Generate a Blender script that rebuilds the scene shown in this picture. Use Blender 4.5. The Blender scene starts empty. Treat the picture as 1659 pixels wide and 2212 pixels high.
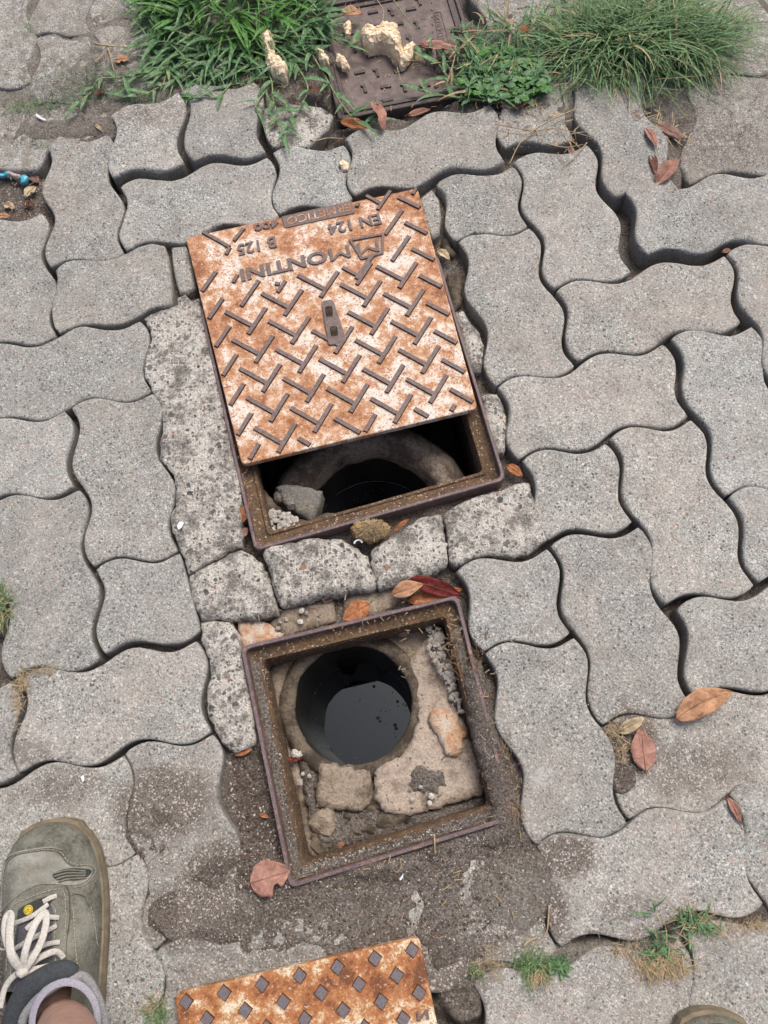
import bpy, bmesh, math, random
import numpy as np
from mathutils import Vector, Matrix, noise
from mathutils.geometry import delaunay_2d_cdt
R = random.Random(7)
sc = bpy.context.scene
col = sc.collection
# ------------------------------------------------------------------ camera
W_, H_ = 4977.0, 6636.0                      # survey units of the plan measurements
FL, TILT, ROLL, CH = 0.82, 0.3132, -0.0982, 1.1115
cam_d = bpy.data.cameras.new('camera')
cam = bpy.data.objects.new('camera', cam_d); col.objects.link(cam)
cam_d.sensor_fit = 'VERTICAL'; cam_d.sensor_height = 24; cam_d.lens = 24 * FL
cam_d.clip_start = 0.02; cam_d.clip_end = 200
CAMR = Matrix.Rotation(TILT, 3, 'X') @ Matrix.Rotation(ROLL, 3, 'Z')
cam.matrix_world = Matrix.Translation((0, 0, CH)) @ CAMR.to_4x4()
sc.camera = cam
# ------------------------------------------------------------------ light
world = bpy.data.worlds.new('World'); sc.world = world; world.use_nodes = True
wn = world.node_tree; wn.nodes.clear()
sky = wn.nodes.new('ShaderNodeTexSky'); sky.sky_type = 'NISHITA'; sky.sun_disc = False
SUN_EL, SUN_AZ = math.radians(62), math.radians(35)      # azimuth clockwise from +Y
sky.sun_elevation = SUN_EL; sky.sun_rotation = SUN_AZ
sky.dust_density = 6.0; sky.air_density = 0.7; sky.ozone_density = 0.6
bg = wn.nodes.new('ShaderNodeBackground'); bg.inputs[1].default_value = 0.11
wo = wn.nodes.new('ShaderNodeOutputWorld')
wn.links.new(sky.outputs[0], bg.inputs[0]); wn.links.new(bg.outputs[0], wo.inputs[0])
sd = bpy.data.lights.new('sun', 'SUN'); sun = bpy.data.objects.new('sun', sd); col.objects.link(sun)
sd.energy = 1.3; sd.angle = math.radians(28); sd.color = (1.0, 0.955, 0.89)
sdir = Vector((math.sin(SUN_AZ) * math.cos(SUN_EL), math.cos(SUN_AZ) * math.cos(SUN_EL), math.sin(SUN_EL)))
sun.rotation_euler = sdir.to_track_quat('Z', 'Y').to_euler(); sun.location = sdir * 6
sc.view_settings.view_transform = 'Standard'; sc.view_settings.look = 'None'
sc.view_settings.exposure = 0.57; sc.view_settings.gamma = 1.0
sc.view_settings.use_curve_mapping = False
sc.render.engine = 'CYCLES'

# ------------------------------------------------------------------ helpers
def P(x, y, z=0.0):
    """plan measurement -> point of the horizontal plane at height z"""
    d = CAMR @ Vector(((x - W_ / 2) / (FL * H_), -(y - H_ / 2) / (FL * H_), -1))
    t = (z - CH) / d.z
    return Vector((d.x * t, d.y * t, z))
def PD(x, y, z=0.0): return P(3 * x, 3 * y, z)

ORG = {}
def empty(name, loc):
    o = bpy.data.objects.new(name, None); col.objects.link(o); o.location = loc
    o.empty_display_size = 0.01; ORG[o] = Vector(loc); return o
def mk(name, V, F, mat, parent=None, smooth=False, origin=None, mats=None, fm=None):
    me = bpy.data.meshes.new(name)
    if parent is not None: og = ORG[parent]
    else:
        if origin is not None: og = Vector(origin)
        else:
            a = np.array([tuple(v) for v in V]); og = Vector(((a[:, 0].min() + a[:, 0].max()) / 2, (a[:, 1].min() + a[:, 1].max()) / 2, a[:, 2].min()))
    me.from_pydata([tuple(Vector(v) - og) for v in V], [], [tuple(f) for f in F])
    for m in (mats or [mat]): me.materials.append(m)
    if fm is not None: me.polygons.foreach_set('material_index', fm)
    if smooth: me.polygons.foreach_set('use_smooth', [True] * len(me.polygons))
    me.update()
    o = bpy.data.objects.new(name, me); col.objects.link(o); ORG[o] = og
    if parent is not None: o.parent = parent
    else: o.location = og
    return o
def tag(o, label=None, cat=None, group=None, kind=None):
    if label: o['label'] = label
    if cat: o['category'] = cat
    if group: o['group'] = group
    if kind: o['kind'] = kind
    return o
class MB:
    def __init__(s): s.V = []; s.F = []; s.M = []
    def add(s, V, F, m=0):
        n = len(s.V); s.V += [tuple(v) for v in V]; s.F += [tuple(i + n for i in f) for f in F]; s.M += [m] * len(F)
    def tube(s, pts, r, n=6, m=0, flat=1.0, up=Vector((0, 0, 1)), taper=None):
        pts = [Vector(p) for p in pts]; V = []; F = []
        for i, p in enumerate(pts):
            t = (pts[min(i + 1, len(pts) - 1)] - pts[max(i - 1, 0)]).normalized()
            a = t.cross(up)
            if a.length < 1e-4: a = t.cross(Vector((1, 0, 0)))
            a.normalize(); b = a.cross(t)
            rr = r * (taper(i / (len(pts) - 1)) if taper else 1)
            for k in range(n):
                q = 2 * math.pi * k / n
                V.append(p + a * math.cos(q) * rr + b * math.sin(q) * rr * flat)
        for i in range(len(pts) - 1):
            for k in range(n):
                k2 = (k + 1) % n
                F.append((i * n + k, i * n + k2, (i + 1) * n + k2, (i + 1) * n + k))
        F.append(tuple(range(n))[::-1]); F.append(tuple((len(pts) - 1) * n + k for k in range(n)))
        s.add(V, F, m)
    def build(s, name, mat, parent=None, **k): return mk(name, s.V, s.F, mat, parent, fm=s.M if k.get('mats') else None, **k)
def nz(p, s, o=0): return noise.noise(Vector((p[0] * s + o, p[1] * s - o, (p[2] if len(p) > 2 else 0) * s)))
def fbm(p, s, o=0): return nz(p, s, o) + .5 * nz(p, s * 2.1, o + 3) + .25 * nz(p, s * 4.3, o + 9)
def spline(pts, n=8, closed=False):
    pts = [Vector(p) for p in pts]; out = []; N = len(pts)
    rng = range(N) if closed else range(N - 1)
    for i in rng:
        if closed: a, b, c, d = pts[(i - 1) % N], pts[i], pts[(i + 1) % N], pts[(i + 2) % N]
        else: a, b, c, d = pts[max(i - 1, 0)], pts[i], pts[i + 1], pts[min(i + 2, N - 1)]
        for k in range(n):
            t = k / n
            out.append(.5 * ((2 * b) + (c - a) * t + (2 * a - 5 * b + 4 * c - d) * t * t + (3 * b - a - 3 * c + d) * t ** 3))
    if not closed: out.append(pts[-1])
    return out

# ------------------------------------------------------------------ materials
class NT:
    def __init__(s, name, rough=.85, spec=.3):
        s.m = bpy.data.materials.new(name); s.m.use_nodes = True; s.t = s.m.node_tree; s.n = s.t.nodes
        s.b = s.n['Principled BSDF']; s.b.inputs['Roughness'].default_value = rough
        s.b.inputs['Specular IOR Level'].default_value = spec
        g = s.n.new('ShaderNodeNewGeometry'); s.pos = g.outputs['Position']
    def L(s, a, b): s.t.links.new(a, b)
    def put(s, inp, v):
        if isinstance(v, (int, float)): inp.default_value = v
        elif isinstance(v, tuple): inp.default_value = v if len(v) == 4 or inp.type == 'VECTOR' else (*v, 1)
        else: s.L(v, inp)
    def noise(s, sc_, det=2, rough=.5, off=0, vec=None, dist=0):
        n = s.n.new('ShaderNodeTexNoise'); n.inputs['Scale'].default_value = sc_; n.inputs['Detail'].default_value = det
        n.inputs['Roughness'].default_value = rough; n.inputs['Distortion'].default_value = dist
        v = vec or s.pos
        if off:
            m = s.n.new('ShaderNodeVectorMath'); m.operation = 'ADD'; s.L(v, m.inputs[0]); m.inputs[1].default_value = (off, off * 1.7, -off); v = m.outputs[0]
        s.L(v, n.inputs['Vector']); return n.outputs['Fac']
    def vor(s, sc_, out='Distance', off=0, feat='F1', rand=1.0):
        n = s.n.new('ShaderNodeTexVoronoi'); n.feature = feat; n.inputs['Scale'].default_value = sc_; n.inputs['Randomness'].default_value = rand
        v = s.pos
        if off:
            m = s.n.new('ShaderNodeVectorMath'); m.operation = 'ADD'; s.L(v, m.inputs[0]); m.inputs[1].default_value = (off, off * 1.7, -off); v = m.outputs[0]
        s.L(v, n.inputs['Vector']); return n.outputs[out]
    def ramp(s, f, a, b, va=0., vb=1.):
        m = s.n.new('ShaderNodeMapRange'); m.inputs[1].default_value = a; m.inputs[2].default_value = b
        m.inputs[3].default_value = va; m.inputs[4].default_value = vb; m.clamp = True; s.put(m.inputs[0], f); return m.outputs[0]
    def math(s, op, a, b=0.):
        m = s.n.new('ShaderNodeMath'); m.operation = op; s.put(m.inputs[0], a); s.put(m.inputs[1], b); return m.outputs[0]
    def mix(s, f, a, b, mode='MIX'):
        m = s.n.new('ShaderNodeMix'); m.data_type = 'RGBA'; m.blend_type = mode
        s.put(m.inputs[0], f); s.put(m.inputs[6], a); s.put(m.inputs[7], b); return m.outputs[2]
    def sep(s, c):
        m = s.n.new('ShaderNodeSeparateColor'); s.L(c, m.inputs[0]); return m.outputs
    def rnd(s): return s.n.new('ShaderNodeObjectInfo').outputs['Random']
    def val(s, c, v):
        m = s.n.new('ShaderNodeHueSaturation'); s.put(m.inputs['Color'], c); s.put(m.inputs['Value'], v); return m.outputs[0]
    def col(s, c): s.put(s.b.inputs['Base Color'], c)
    def bump(s, h, dist, strength=1.0):
        b = s.n.new('ShaderNodeBump'); b.inputs['Strength'].default_value = strength; b.inputs['Distance'].default_value = dist
        s.L(h, b.inputs['Height']); s.L(b.outputs[0], s.b.inputs['Normal'])
    def blobs(s, L):
        """soft patches on the ground: (x, y, rx, ry, amount) in metres"""
        sp = s.n.new('ShaderNodeSeparateXYZ'); s.L(s.pos, sp.inputs[0]); acc = None
        for (x, y, rx, ry, am) in L:
            dx = s.math('DIVIDE', s.math('SUBTRACT', sp.outputs[0], x), rx); dy = s.math('DIVIDE', s.math('SUBTRACT', sp.outputs[1], y), ry)
            d = s.math('ADD', s.math('MULTIPLY', dx, dx), s.math('MULTIPLY', dy, dy))
            e = s.math('MULTIPLY', s.ramp(d, 1.3, .2), am)
            acc = e if acc is None else s.math('MAXIMUM', acc, e)
        return acc

def speckle(t, base_a, base_b, white, dark, fine=520):
    """granular concrete: sandy matrix, pale quartz grains, dark grains, tinted pebbles"""
    f = t.noise(fine, 3, .7)
    c = t.mix(t.ramp(f, .36, .64), base_a, base_b)
    c2 = t.sep(t.vor(520, 'Color'))
    c = t.mix(t.ramp(c2[0], .82, .90, 0, .62), c, white)
    c = t.mix(t.ramp(c2[1], .80, .90, 0, .68), c, dark)
    c3 = t.sep(t.vor(210, 'Color', 3.3)); d3 = t.vor(210, 'Distance', 3.3)
    near = t.ramp(d3, .0022 * 210, .0013 * 210, 0, 1)
    c = t.mix(t.math('MULTIPLY', t.ramp(c3[0], .955, .965), near), c, (.62, .60, .56))
    c = t.mix(t.math('MULTIPLY', t.ramp(c3[1], .90, .92), near), c, (.09, .09, .095))
    c = t.mix(t.math('MULTIPLY', t.ramp(c3[2], .94, .95, 0, .7), near), c, (.40, .23, .15))
    return c, f, c2

def dirtlist():
    L = []
    for (x, y, rx, ry, a) in [(350, 1735, 130, 100, .9), (480, 1890, 110, 95, .95), (430, 1975, 140, 95, .95), (350, 1850, 60, 60, .5), (130, 1700, 150, 55, .55), (420, 1690, 90, 40, .0), (1220, 1850, 90, 60, .95), (1190, 1960, 45, 90, .9),
                              (1375, 1600, 65, 110, .85), (1500, 1660, 190, 90, .55), (1400, 1850, 280, 210, .26), (150, 1950, 220, 220, .28), (550, 2090, 220, 100, .5), (1300, 2150, 320, 90, .3), (520, 2010, 250, 40, .35), (1050, 1990, 160, 120, .65), (950, 2080, 160, 120, .8),
                              (60, 1625, 70, 40, .5), (1330, 2020, 300, 30, .45), (160, 170, 200, 90, .35), (330, 250, 120, 40, .5), (100, 260, 220, 60, .45), (1560, 310, 120, 80, .5), (1350, 1960, 90, 40, .5), (480, 1850, 60, 110, .45)]:
        c = PD(x, y); e = PD(x + rx, y); g = PD(x, y + ry)
        L.append((c.x, c.y, abs(e.x - c.x), abs(g.y - c.y), a))
    return L
DIRT = dirtlist()

def m_paver(name, tint=(1, 1, 1), worn=False):
    t = NT(name, .92, .2)
    ba = tuple(.20 * k for k in tint); bb = tuple(.44 * k for k in tint)
    c, f, c2 = speckle(t, (*ba,), (*bb,), (.66, .65, .63), (.085, .083, .082))
    # large soft mottling, warm against cool
    c = t.mix(t.ramp(t.noise(9, 3), .35, .65, 0, .55), c, t.mix(.55, c, (.42, .375, .33)))
    lg = t.noise(26, 4, .6, 5)
    c = t.val(c, t.ramp(lg, .3, .7, .80, 1.12))
    c = t.val(c, t.ramp(t.rnd(), 0, 1, .87, 1.08))
    r2 = t.math('FRACT', t.math('MULTIPLY', t.rnd(), 7.31)); c = t.mix(t.math('MULTIPLY', r2, .35), c, t.mix(1.0, c, (1.06, .97, .90), 'MULTIPLY'))
    c = t.mix(t.ramp(t.noise(5, 4, .6, 21), .52, .66, 0, .30), c, t.mix(1.0, c, (.70, .70, .68), 'MULTIPLY'))
    # whitish smears
    c = t.mix(t.ramp(t.noise(14, 5, .65, 11), .62, .75, 0, .35), c, (.55, .54, .53))
    if worn:
        c = t.mix(t.ramp(t.noise(60, 4, .7, 2), .45, .62, 0, .75), c, t.mix(t.ramp(f, .4, .6), (.09, .08, .065), (.30, .27, .22)))
    msk = t.blobs(DIRT)
    nn = t.math('ADD', msk, t.math('MULTIPLY', t.math('SUBTRACT', t.noise(55, 8, .8), .5), 1.5))
    soilc = t.mix(t.ramp(f, .38, .62), (.060, .050, .042), (.23, .20, .172))
    soilc = t.mix(t.ramp(c2[0], .86, .9, 0, .8), soilc, (.5, .46, .43))
    c = t.mix(t.math('MULTIPLY', t.ramp(nn, .22, .78, 0, .92), t.ramp(msk, 0.0, .3)), c, soilc)
    t.col(c)
    h = t.math('ADD', f, t.math('MULTIPLY', t.noise(180, 3, .6), .8))
    t.bump(h, .0016, .85)
    return t.m
M = {}
M['paver'] = m_paver('grey_concrete', (1.0, 1.035, .985)); M['paver_worn'] = m_paver('worn_concrete', (1.0, 1.01, .95), True)
def m_side():  # joint shade put into the side colour, along with soiling
    t = NT('soiled_shaded_concrete_side', .95, .1); f = t.noise(420, 4, .75); c = t.mix(t.ramp(f, .36, .66), (.16, .155, .142), (.35, .34, .315))
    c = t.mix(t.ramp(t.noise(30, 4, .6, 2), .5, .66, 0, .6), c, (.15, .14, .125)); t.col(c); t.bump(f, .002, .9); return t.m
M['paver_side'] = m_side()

def m_aggregate():
    t = NT('exposed_aggregate', .9, .25)
    # warped coordinates so that the stones are angular and uneven
    nn_ = t.n.new('ShaderNodeTexNoise'); nn_.inputs['Scale'].default_value = 130; nn_.inputs['Detail'].default_value = 3; t.L(t.pos, nn_.inputs['Vector'])
    sc1 = t.n.new('ShaderNodeVectorMath'); sc1.operation = 'SCALE'; t.L(nn_.outputs['Color'], sc1.inputs[0]); sc1.inputs['Scale'].default_value = .0075
    ad = t.n.new('ShaderNodeVectorMath'); ad.operation = 'ADD'; t.L(t.pos, ad.inputs[0]); t.L(sc1.outputs[0], ad.inputs[1]); base = t.pos
    f = t.noise(420, 4, .75)
    c = t.mix(t.ramp(f, .38, .62), (.44, .41, .36), (.90, .87, .80))
    t.pos = ad.outputs[0]
    for s_, lo, offs in ((240, .60, 2.5), (150, .62, 1.5), (90, .80, 6.1)):
        cc = t.sep(t.vor(s_, 'Color', offs)); d = t.vor(s_, 'Distance', offs)
        near = t.ramp(d, .44, .34)
        peb = t.mix(t.ramp(cc[1], .1, .9), (.075, .072, .07), (.36, .335, .30))
        peb = t.mix(t.ramp(cc[2], .83, .85), peb, (.66, .62, .54))
        peb = t.mix(t.ramp(cc[2], .93, .95), peb, (.42, .22, .14))
        c = t.mix(t.math('MULTIPLY', t.ramp(cc[0], lo, lo + .02, 0, .92), near), c, peb)
    t.pos = base
    w = t.math('ADD', t.noise(26, 5, .7, 4), t.math('MULTIPLY', t.noise(170, 4, .7), .45))
    dk = t.mix(t.ramp(f, .4, .6), (.085, .077, .068), (.27, .25, .225))
    c = t.mix(t.ramp(w, .68, .84, 0, .82), c, dk)
    t.col(c); t.bump(t.math('ADD', t.math('ADD', f, t.noise(140, 3, .7)), t.math('MULTIPLY', w, .6)), .0045, 1.0); return t.m
M['agg'] = m_aggregate()
def m_soil():
    t = NT('dark_soil', .95, .15)
    f = t.noise(330, 4, .75)
    c = t.mix(t.ramp(f, .36, .66), (.055, .046, .038), (.215, .185, .158))
    cc = t.sep(t.vor(520, 'Color')); pat = t.noise(13, 4, .6, 2)
    thr = t.math('ADD', cc[0], t.math('MULTIPLY', pat, .35))
    c = t.mix(t.ramp(thr, 1.06, 1.12, 0, .8), c, (.42, .38, .35))
    c = t.mix(t.ramp(cc[1], .90, .92, 0, .6), c, (.22, .15, .10))
    c = t.mix(t.ramp(pat, .40, .62, 0, .65), c, t.mix(t.ramp(f, .4, .6), (.10, .088, .078), (.27, .245, .22)))
    L = []
    for (x, y, rx, ry, a) in ((130, 110, 330, 200, 1), (1420, 120, 420, 150, 1), (1590, 250, 120, 130, 1), (430, 205, 200, 40, .8), (1110, 1950, 130, 110, .8), (760, 1990, 260, 40, .35), (1430, 330, 60, 60, .4), (1300, 2070, 330, 60, .7)):
        c_ = PD(x, y); L.append((c_.x, c_.y, abs(PD(x + rx, y).x - c_.x), abs(PD(x, y + ry).y - c_.y), a))
    dst = t.math('MULTIPLY', t.blobs(L), t.ramp(t.noise(30, 4, .65, 7), .35, .55, .35, 1))
    c = t.mix(dst, c, t.mix(t.ramp(f, .36, .64), (.15, .14, .12), (.36, .34, .30)))
    t.col(c); t.bump(t.math('ADD', f, t.noise(120, 4, .7)), .004, 1.0); return t.m
M['soil'] = m_soil()
RUSTY = []
for (x, y, rx, ry, a) in ((640, 470, 330, 34, 1), (415, 560, 40, 110, 1), (560, 985, 130, 26, .9), (930, 560, 40, 160, .5), (460, 760, 26, 160, .8), (1020, 850, 20, 60, .7), (900, 2090, 40, 60, 1), (640, 2120, 260, 24, .9), (400, 2170, 30, 60, .9)):
    c_ = PD(x, y); RUSTY.append((c_.x, c_.y, abs(PD(x + rx, y).x - c_.x), abs(PD(x, y + ry).y - c_.y), a))
def m_rust_paint(name, seed, white=.55, orange=(.50, .20, .065), deep=(.20, .068, .026), pale=(.78, .70, .60), mid=(.66, .40, .20)):
    t = NT(name, .78, .3)
    big = t.noise(22, 5, .65, seed); med = t.noise(90, 5, .75, seed + 3); fine = t.noise(520, 3, .8, seed)
    v = t.math('ADD', t.math('MULTIPLY', big, .62), t.math('MULTIPLY', med, .50))
    v = t.math('ADD', v, t.math('MULTIPLY', fine, .10))
    if RUSTY: v = t.math('SUBTRACT', v, t.math('MULTIPLY', t.blobs(RUSTY), .075))
    c = t.mix(t.ramp(v, white - .03, white + .045), orange, mid)
    c = t.mix(t.ramp(v, white + .015, white + .095), c, pale)
    c = t.mix(t.ramp(v, white - .045, white - .12), c, deep)
    sp = t.math('ADD', t.noise(330, 3, .7, seed + 9), t.math('MULTIPLY', t.noise(48, 2, .5, seed + 2), .22))
    c = t.mix(t.ramp(sp, .66, .72, 0, .9), c, (.33, .12, .045))
    c = t.mix(t.ramp(t.noise(430, 3, .7, seed + 4), .63, .69, 0, .9), c, (.10, .04, .022))
    c = t.mix(t.ramp(t.noise(260, 2, .6, seed + 14), .62, .68, 0, .5), c, (.74, .64, .54))
    t.col(c); t.bump(t.math('ADD', med, fine), .0012, .8); return t.m
M['rust1'] = m_rust_paint('flaking_white_paint_over_rust', 3.0, .588, (.47, .245, .135), (.25, .115, .06), (.72, .67, .60), (.62, .43, .29))
M['rust2'] = m_rust_paint('orange_rust', 8.0, .600, (.40, .17, .070), (.17, .07, .035), (.72, .65, .50), (.55, .34, .17))
def m_metal(name, a, b, rough=.55, spec=.5, spots=None, sc_=260, metal=0.0):
    t = NT(name, rough, spec); t.b.inputs['Metallic'].default_value = metal
    f = t.noise(sc_, 4, .7); c = t.mix(t.ramp(f, .35, .65), a, b)
    if spots: c = t.mix(t.ramp(t.noise(120, 4, .7, 5), .55, .66, 0, .8), c, spots)
    t.col(c); t.bump(f, .0010, .8); return t.m
M['bar'] = m_metal('worn_grey_iron', (.105, .078, .073), (.20, .158, .152), .6, .35, (.24, .13, .075))
M['bar2'] = m_metal('smooth_grey_iron', (.115, .098, .108), (.16, .142, .155), .42, .5, sc_=400)
M['barside'] = m_metal('dark_rust', (.05, .022, .012), (.16, .07, .03), .8, .3)
M['rim'] = m_metal('purple_brown_iron', (.075, .048, .048), (.17, .125, .135), .5, .5, (.30, .17, .13), 420)
def m_rustslope():
    t = NT('brown_rust', .8, .3)
    f = t.noise(300, 4, .75); g = t.noise(40, 5, .7, 3)
    c = t.mix(t.ramp(g, .35, .65), (.050, .036, .024), (.135, .080, .042))
    c = t.mix(t.ramp(f, .45, .7, 0, .8), c, (.21, .14, .085))
    c = t.mix(t.ramp(t.sep(t.vor(500, 'Color'))[0], .93, .95, 0, .8), c, (.42, .33, .25))
    t.col(c); t.bump(t.math('ADD', f, g), .002, .9); return t.m
M['rustslope'] = m_rustslope()
def m_muddy(name, a, b, c_, stain=.55):
    t = NT(name, .88, .25)
    f = t.noise(260, 4, .75); g = t.noise(30, 5, .68, 6)
    c = t.mix(t.ramp(f, .35, .68), a, b)
    c = t.mix(t.ramp(g, stain - .07, stain + .08, 0, .9), c, c_)
    c = t.mix(t.ramp(t.noise(170, 3, .6, 1), .63, .68, 0, .85), c, (.07, .055, .04))
    t.col(c); t.bump(t.math('ADD', f, t.math('MULTIPLY', g, 1.5)), .003, .9); return t.m
M['mortar'] = m_muddy('stained_mortar', (.23, .185, .14), (.42, .35, .275), (.13, .10, .07), .56)
M['mortar_pale'] = m_muddy('pale_pinkish_mortar', (.34, .28, .225), (.55, .46, .38), (.16, .125, .095), .60)
M['mortar_dark'] = m_muddy('dirty_wet_mortar', (.11, .088, .065), (.22, .18, .135), (.05, .04, .03), .5)
M['orange_stone'] = m_muddy('orange_stained_stone', (.40, .21, .11), (.62, .42, .28), (.62, .56, .48), .55)
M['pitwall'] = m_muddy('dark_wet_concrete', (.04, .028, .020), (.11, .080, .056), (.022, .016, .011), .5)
M['chunk'] = m_muddy('grey_broken_concrete', (.15, .145, .13), (.30, .28, .25), (.24, .17, .10), .62)
def m_flat(name, c1, c2=None, sc_=120, rough=.7, spec=.3, bump=.0006, var=.0, trans=0):
    t = NT(name, rough, spec); c2 = c2 or tuple(k * .7 for k in c1)
    f = t.noise(sc_, 4, .65); c = t.mix(t.ramp(f, .35, .65), c2, c1)
    if var: c = t.val(c, t.ramp(t.rnd(), 0, 1, 1 - var, 1 + var))
    t.col(c); t.bump(f, bump, .8)
    return t.m
def m_leaf(name, c1, c2, spot=(.10, .05, .03)):
    t = NT(name, .82, .18); f = t.noise(70, 5, .75, 0, None, 1.2); c = t.mix(t.ramp(f, .38, .62), tuple(k * .72 for k in c2), c1)
    c = t.mix(t.ramp(t.noise(180, 4, .75, 3), .58, .70, 0, .75), c, spot); c = t.mix(t.ramp(t.noise(30, 3, .6, 8), .55, .7, 0, .5), c, tuple(k * .5 for k in c2))
    t.col(c); t.bump(t.noise(240, 3), .0007, .8); return t.m
LM = {'pink': m_leaf('pinkish_brown_leaf', (.42, .235, .185), (.34, .175, .135)), 'tan': m_leaf('tan_leaf', (.50, .29, .17), (.40, .21, .12)),
      'orange': m_leaf('orange_brown_leaf', (.46, .19, .085), (.30, .115, .05)), 'brown': m_leaf('dark_brown_leaf', (.18, .085, .06), (.10, .05, .038)),
      'red': m_leaf('dark_red_leaf', (.20, .035, .03), (.11, .022, .02)), 'pale': m_leaf('pale_dry_leaf', (.60, .50, .34), (.42, .33, .20)),
      'mauve': m_leaf('mauve_leaf', (.30, .19, .16), (.22, .13, .11)), 'khaki': m_leaf('khaki_leaf', (.33, .29, .15), (.24, .20, .10))}
def m_grass(name, a, b, tip=None):
    t = NT(name, .5, .35)
    f = t.noise(160, 2, .5); r = t.noise(420, 1, .5, 4); c = t.mix(t.ramp(f, .3, .7), a, b)
    c = t.val(c, t.ramp(r, .3, .7, .65, 1.45)); t.col(c)
    tr = t.n.new('ShaderNodeBsdfTranslucent'); t.L(c, tr.inputs[0])
    mx = t.n.new('ShaderNodeMixShader'); mx.inputs[0].default_value = .22
    out = t.n['Material Output']; t.L(t.b.outputs[0], mx.inputs[1]); t.L(tr.outputs[0], mx.inputs[2]); t.L(mx.outputs[0], out.inputs[0]); return t.m
M['g_broad'] = m_grass('broad_green_blade', (.05, .165, .03), (.13, .30, .065))
M['g_fine'] = m_grass('fine_green_blade', (.065, .135, .05), (.25, .36, .16))
M['g_dark'] = m_grass('dark_moss_green', (.025, .055, .03), (.07, .12, .06))
M['g_stem'] = m_grass('pale_green_stem', (.16, .24, .09), (.30, .38, .18))
M['straw'] = m_flat('dry_straw', (.46, .36, .22), (.28, .21, .12), 200, .8)
M['foam'] = m_flat('yellowed_foam', (.86, .75, .56), (.74, .56, .36), 90, .95, .1, .002)
M['stonebit'] = m_flat('pale_pebble', (.58, .55, .50), (.30, .28, .25), 300, .8, .3, .001, .3)
M['white'] = m_flat('white_plastic', (.72, .74, .76), (.6, .62, .64), 90, .5)
M['blue'] = m_flat('blue_wrapper_foil', (.09, .46, .58), (.05, .33, .46), 90, .35, .5)
M['plas'] = m_flat('brown_grey_plastic', (.098, .076, .072), (.055, .042, .040), 150, .6, .4, .0012)
M['plas_dust'] = m_flat('dusty_brown_plastic', (.20, .160, .148), (.12, .092, .085), 60, .75, .3, .0012)
def m_water():
    t = NT('black_water', .015, .5); t.col((.004, .004, .004)); t.b.inputs['IOR'].default_value = 1.5; t.b.inputs['Specular IOR Level'].default_value = .65; t.b.inputs['Specular Tint'].default_value = (.82, .92, 1, 1)
    f = t.noise(9, 2, .5); t.bump(f, .0006, .12); return t.m
M['water'] = m_water()

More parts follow.
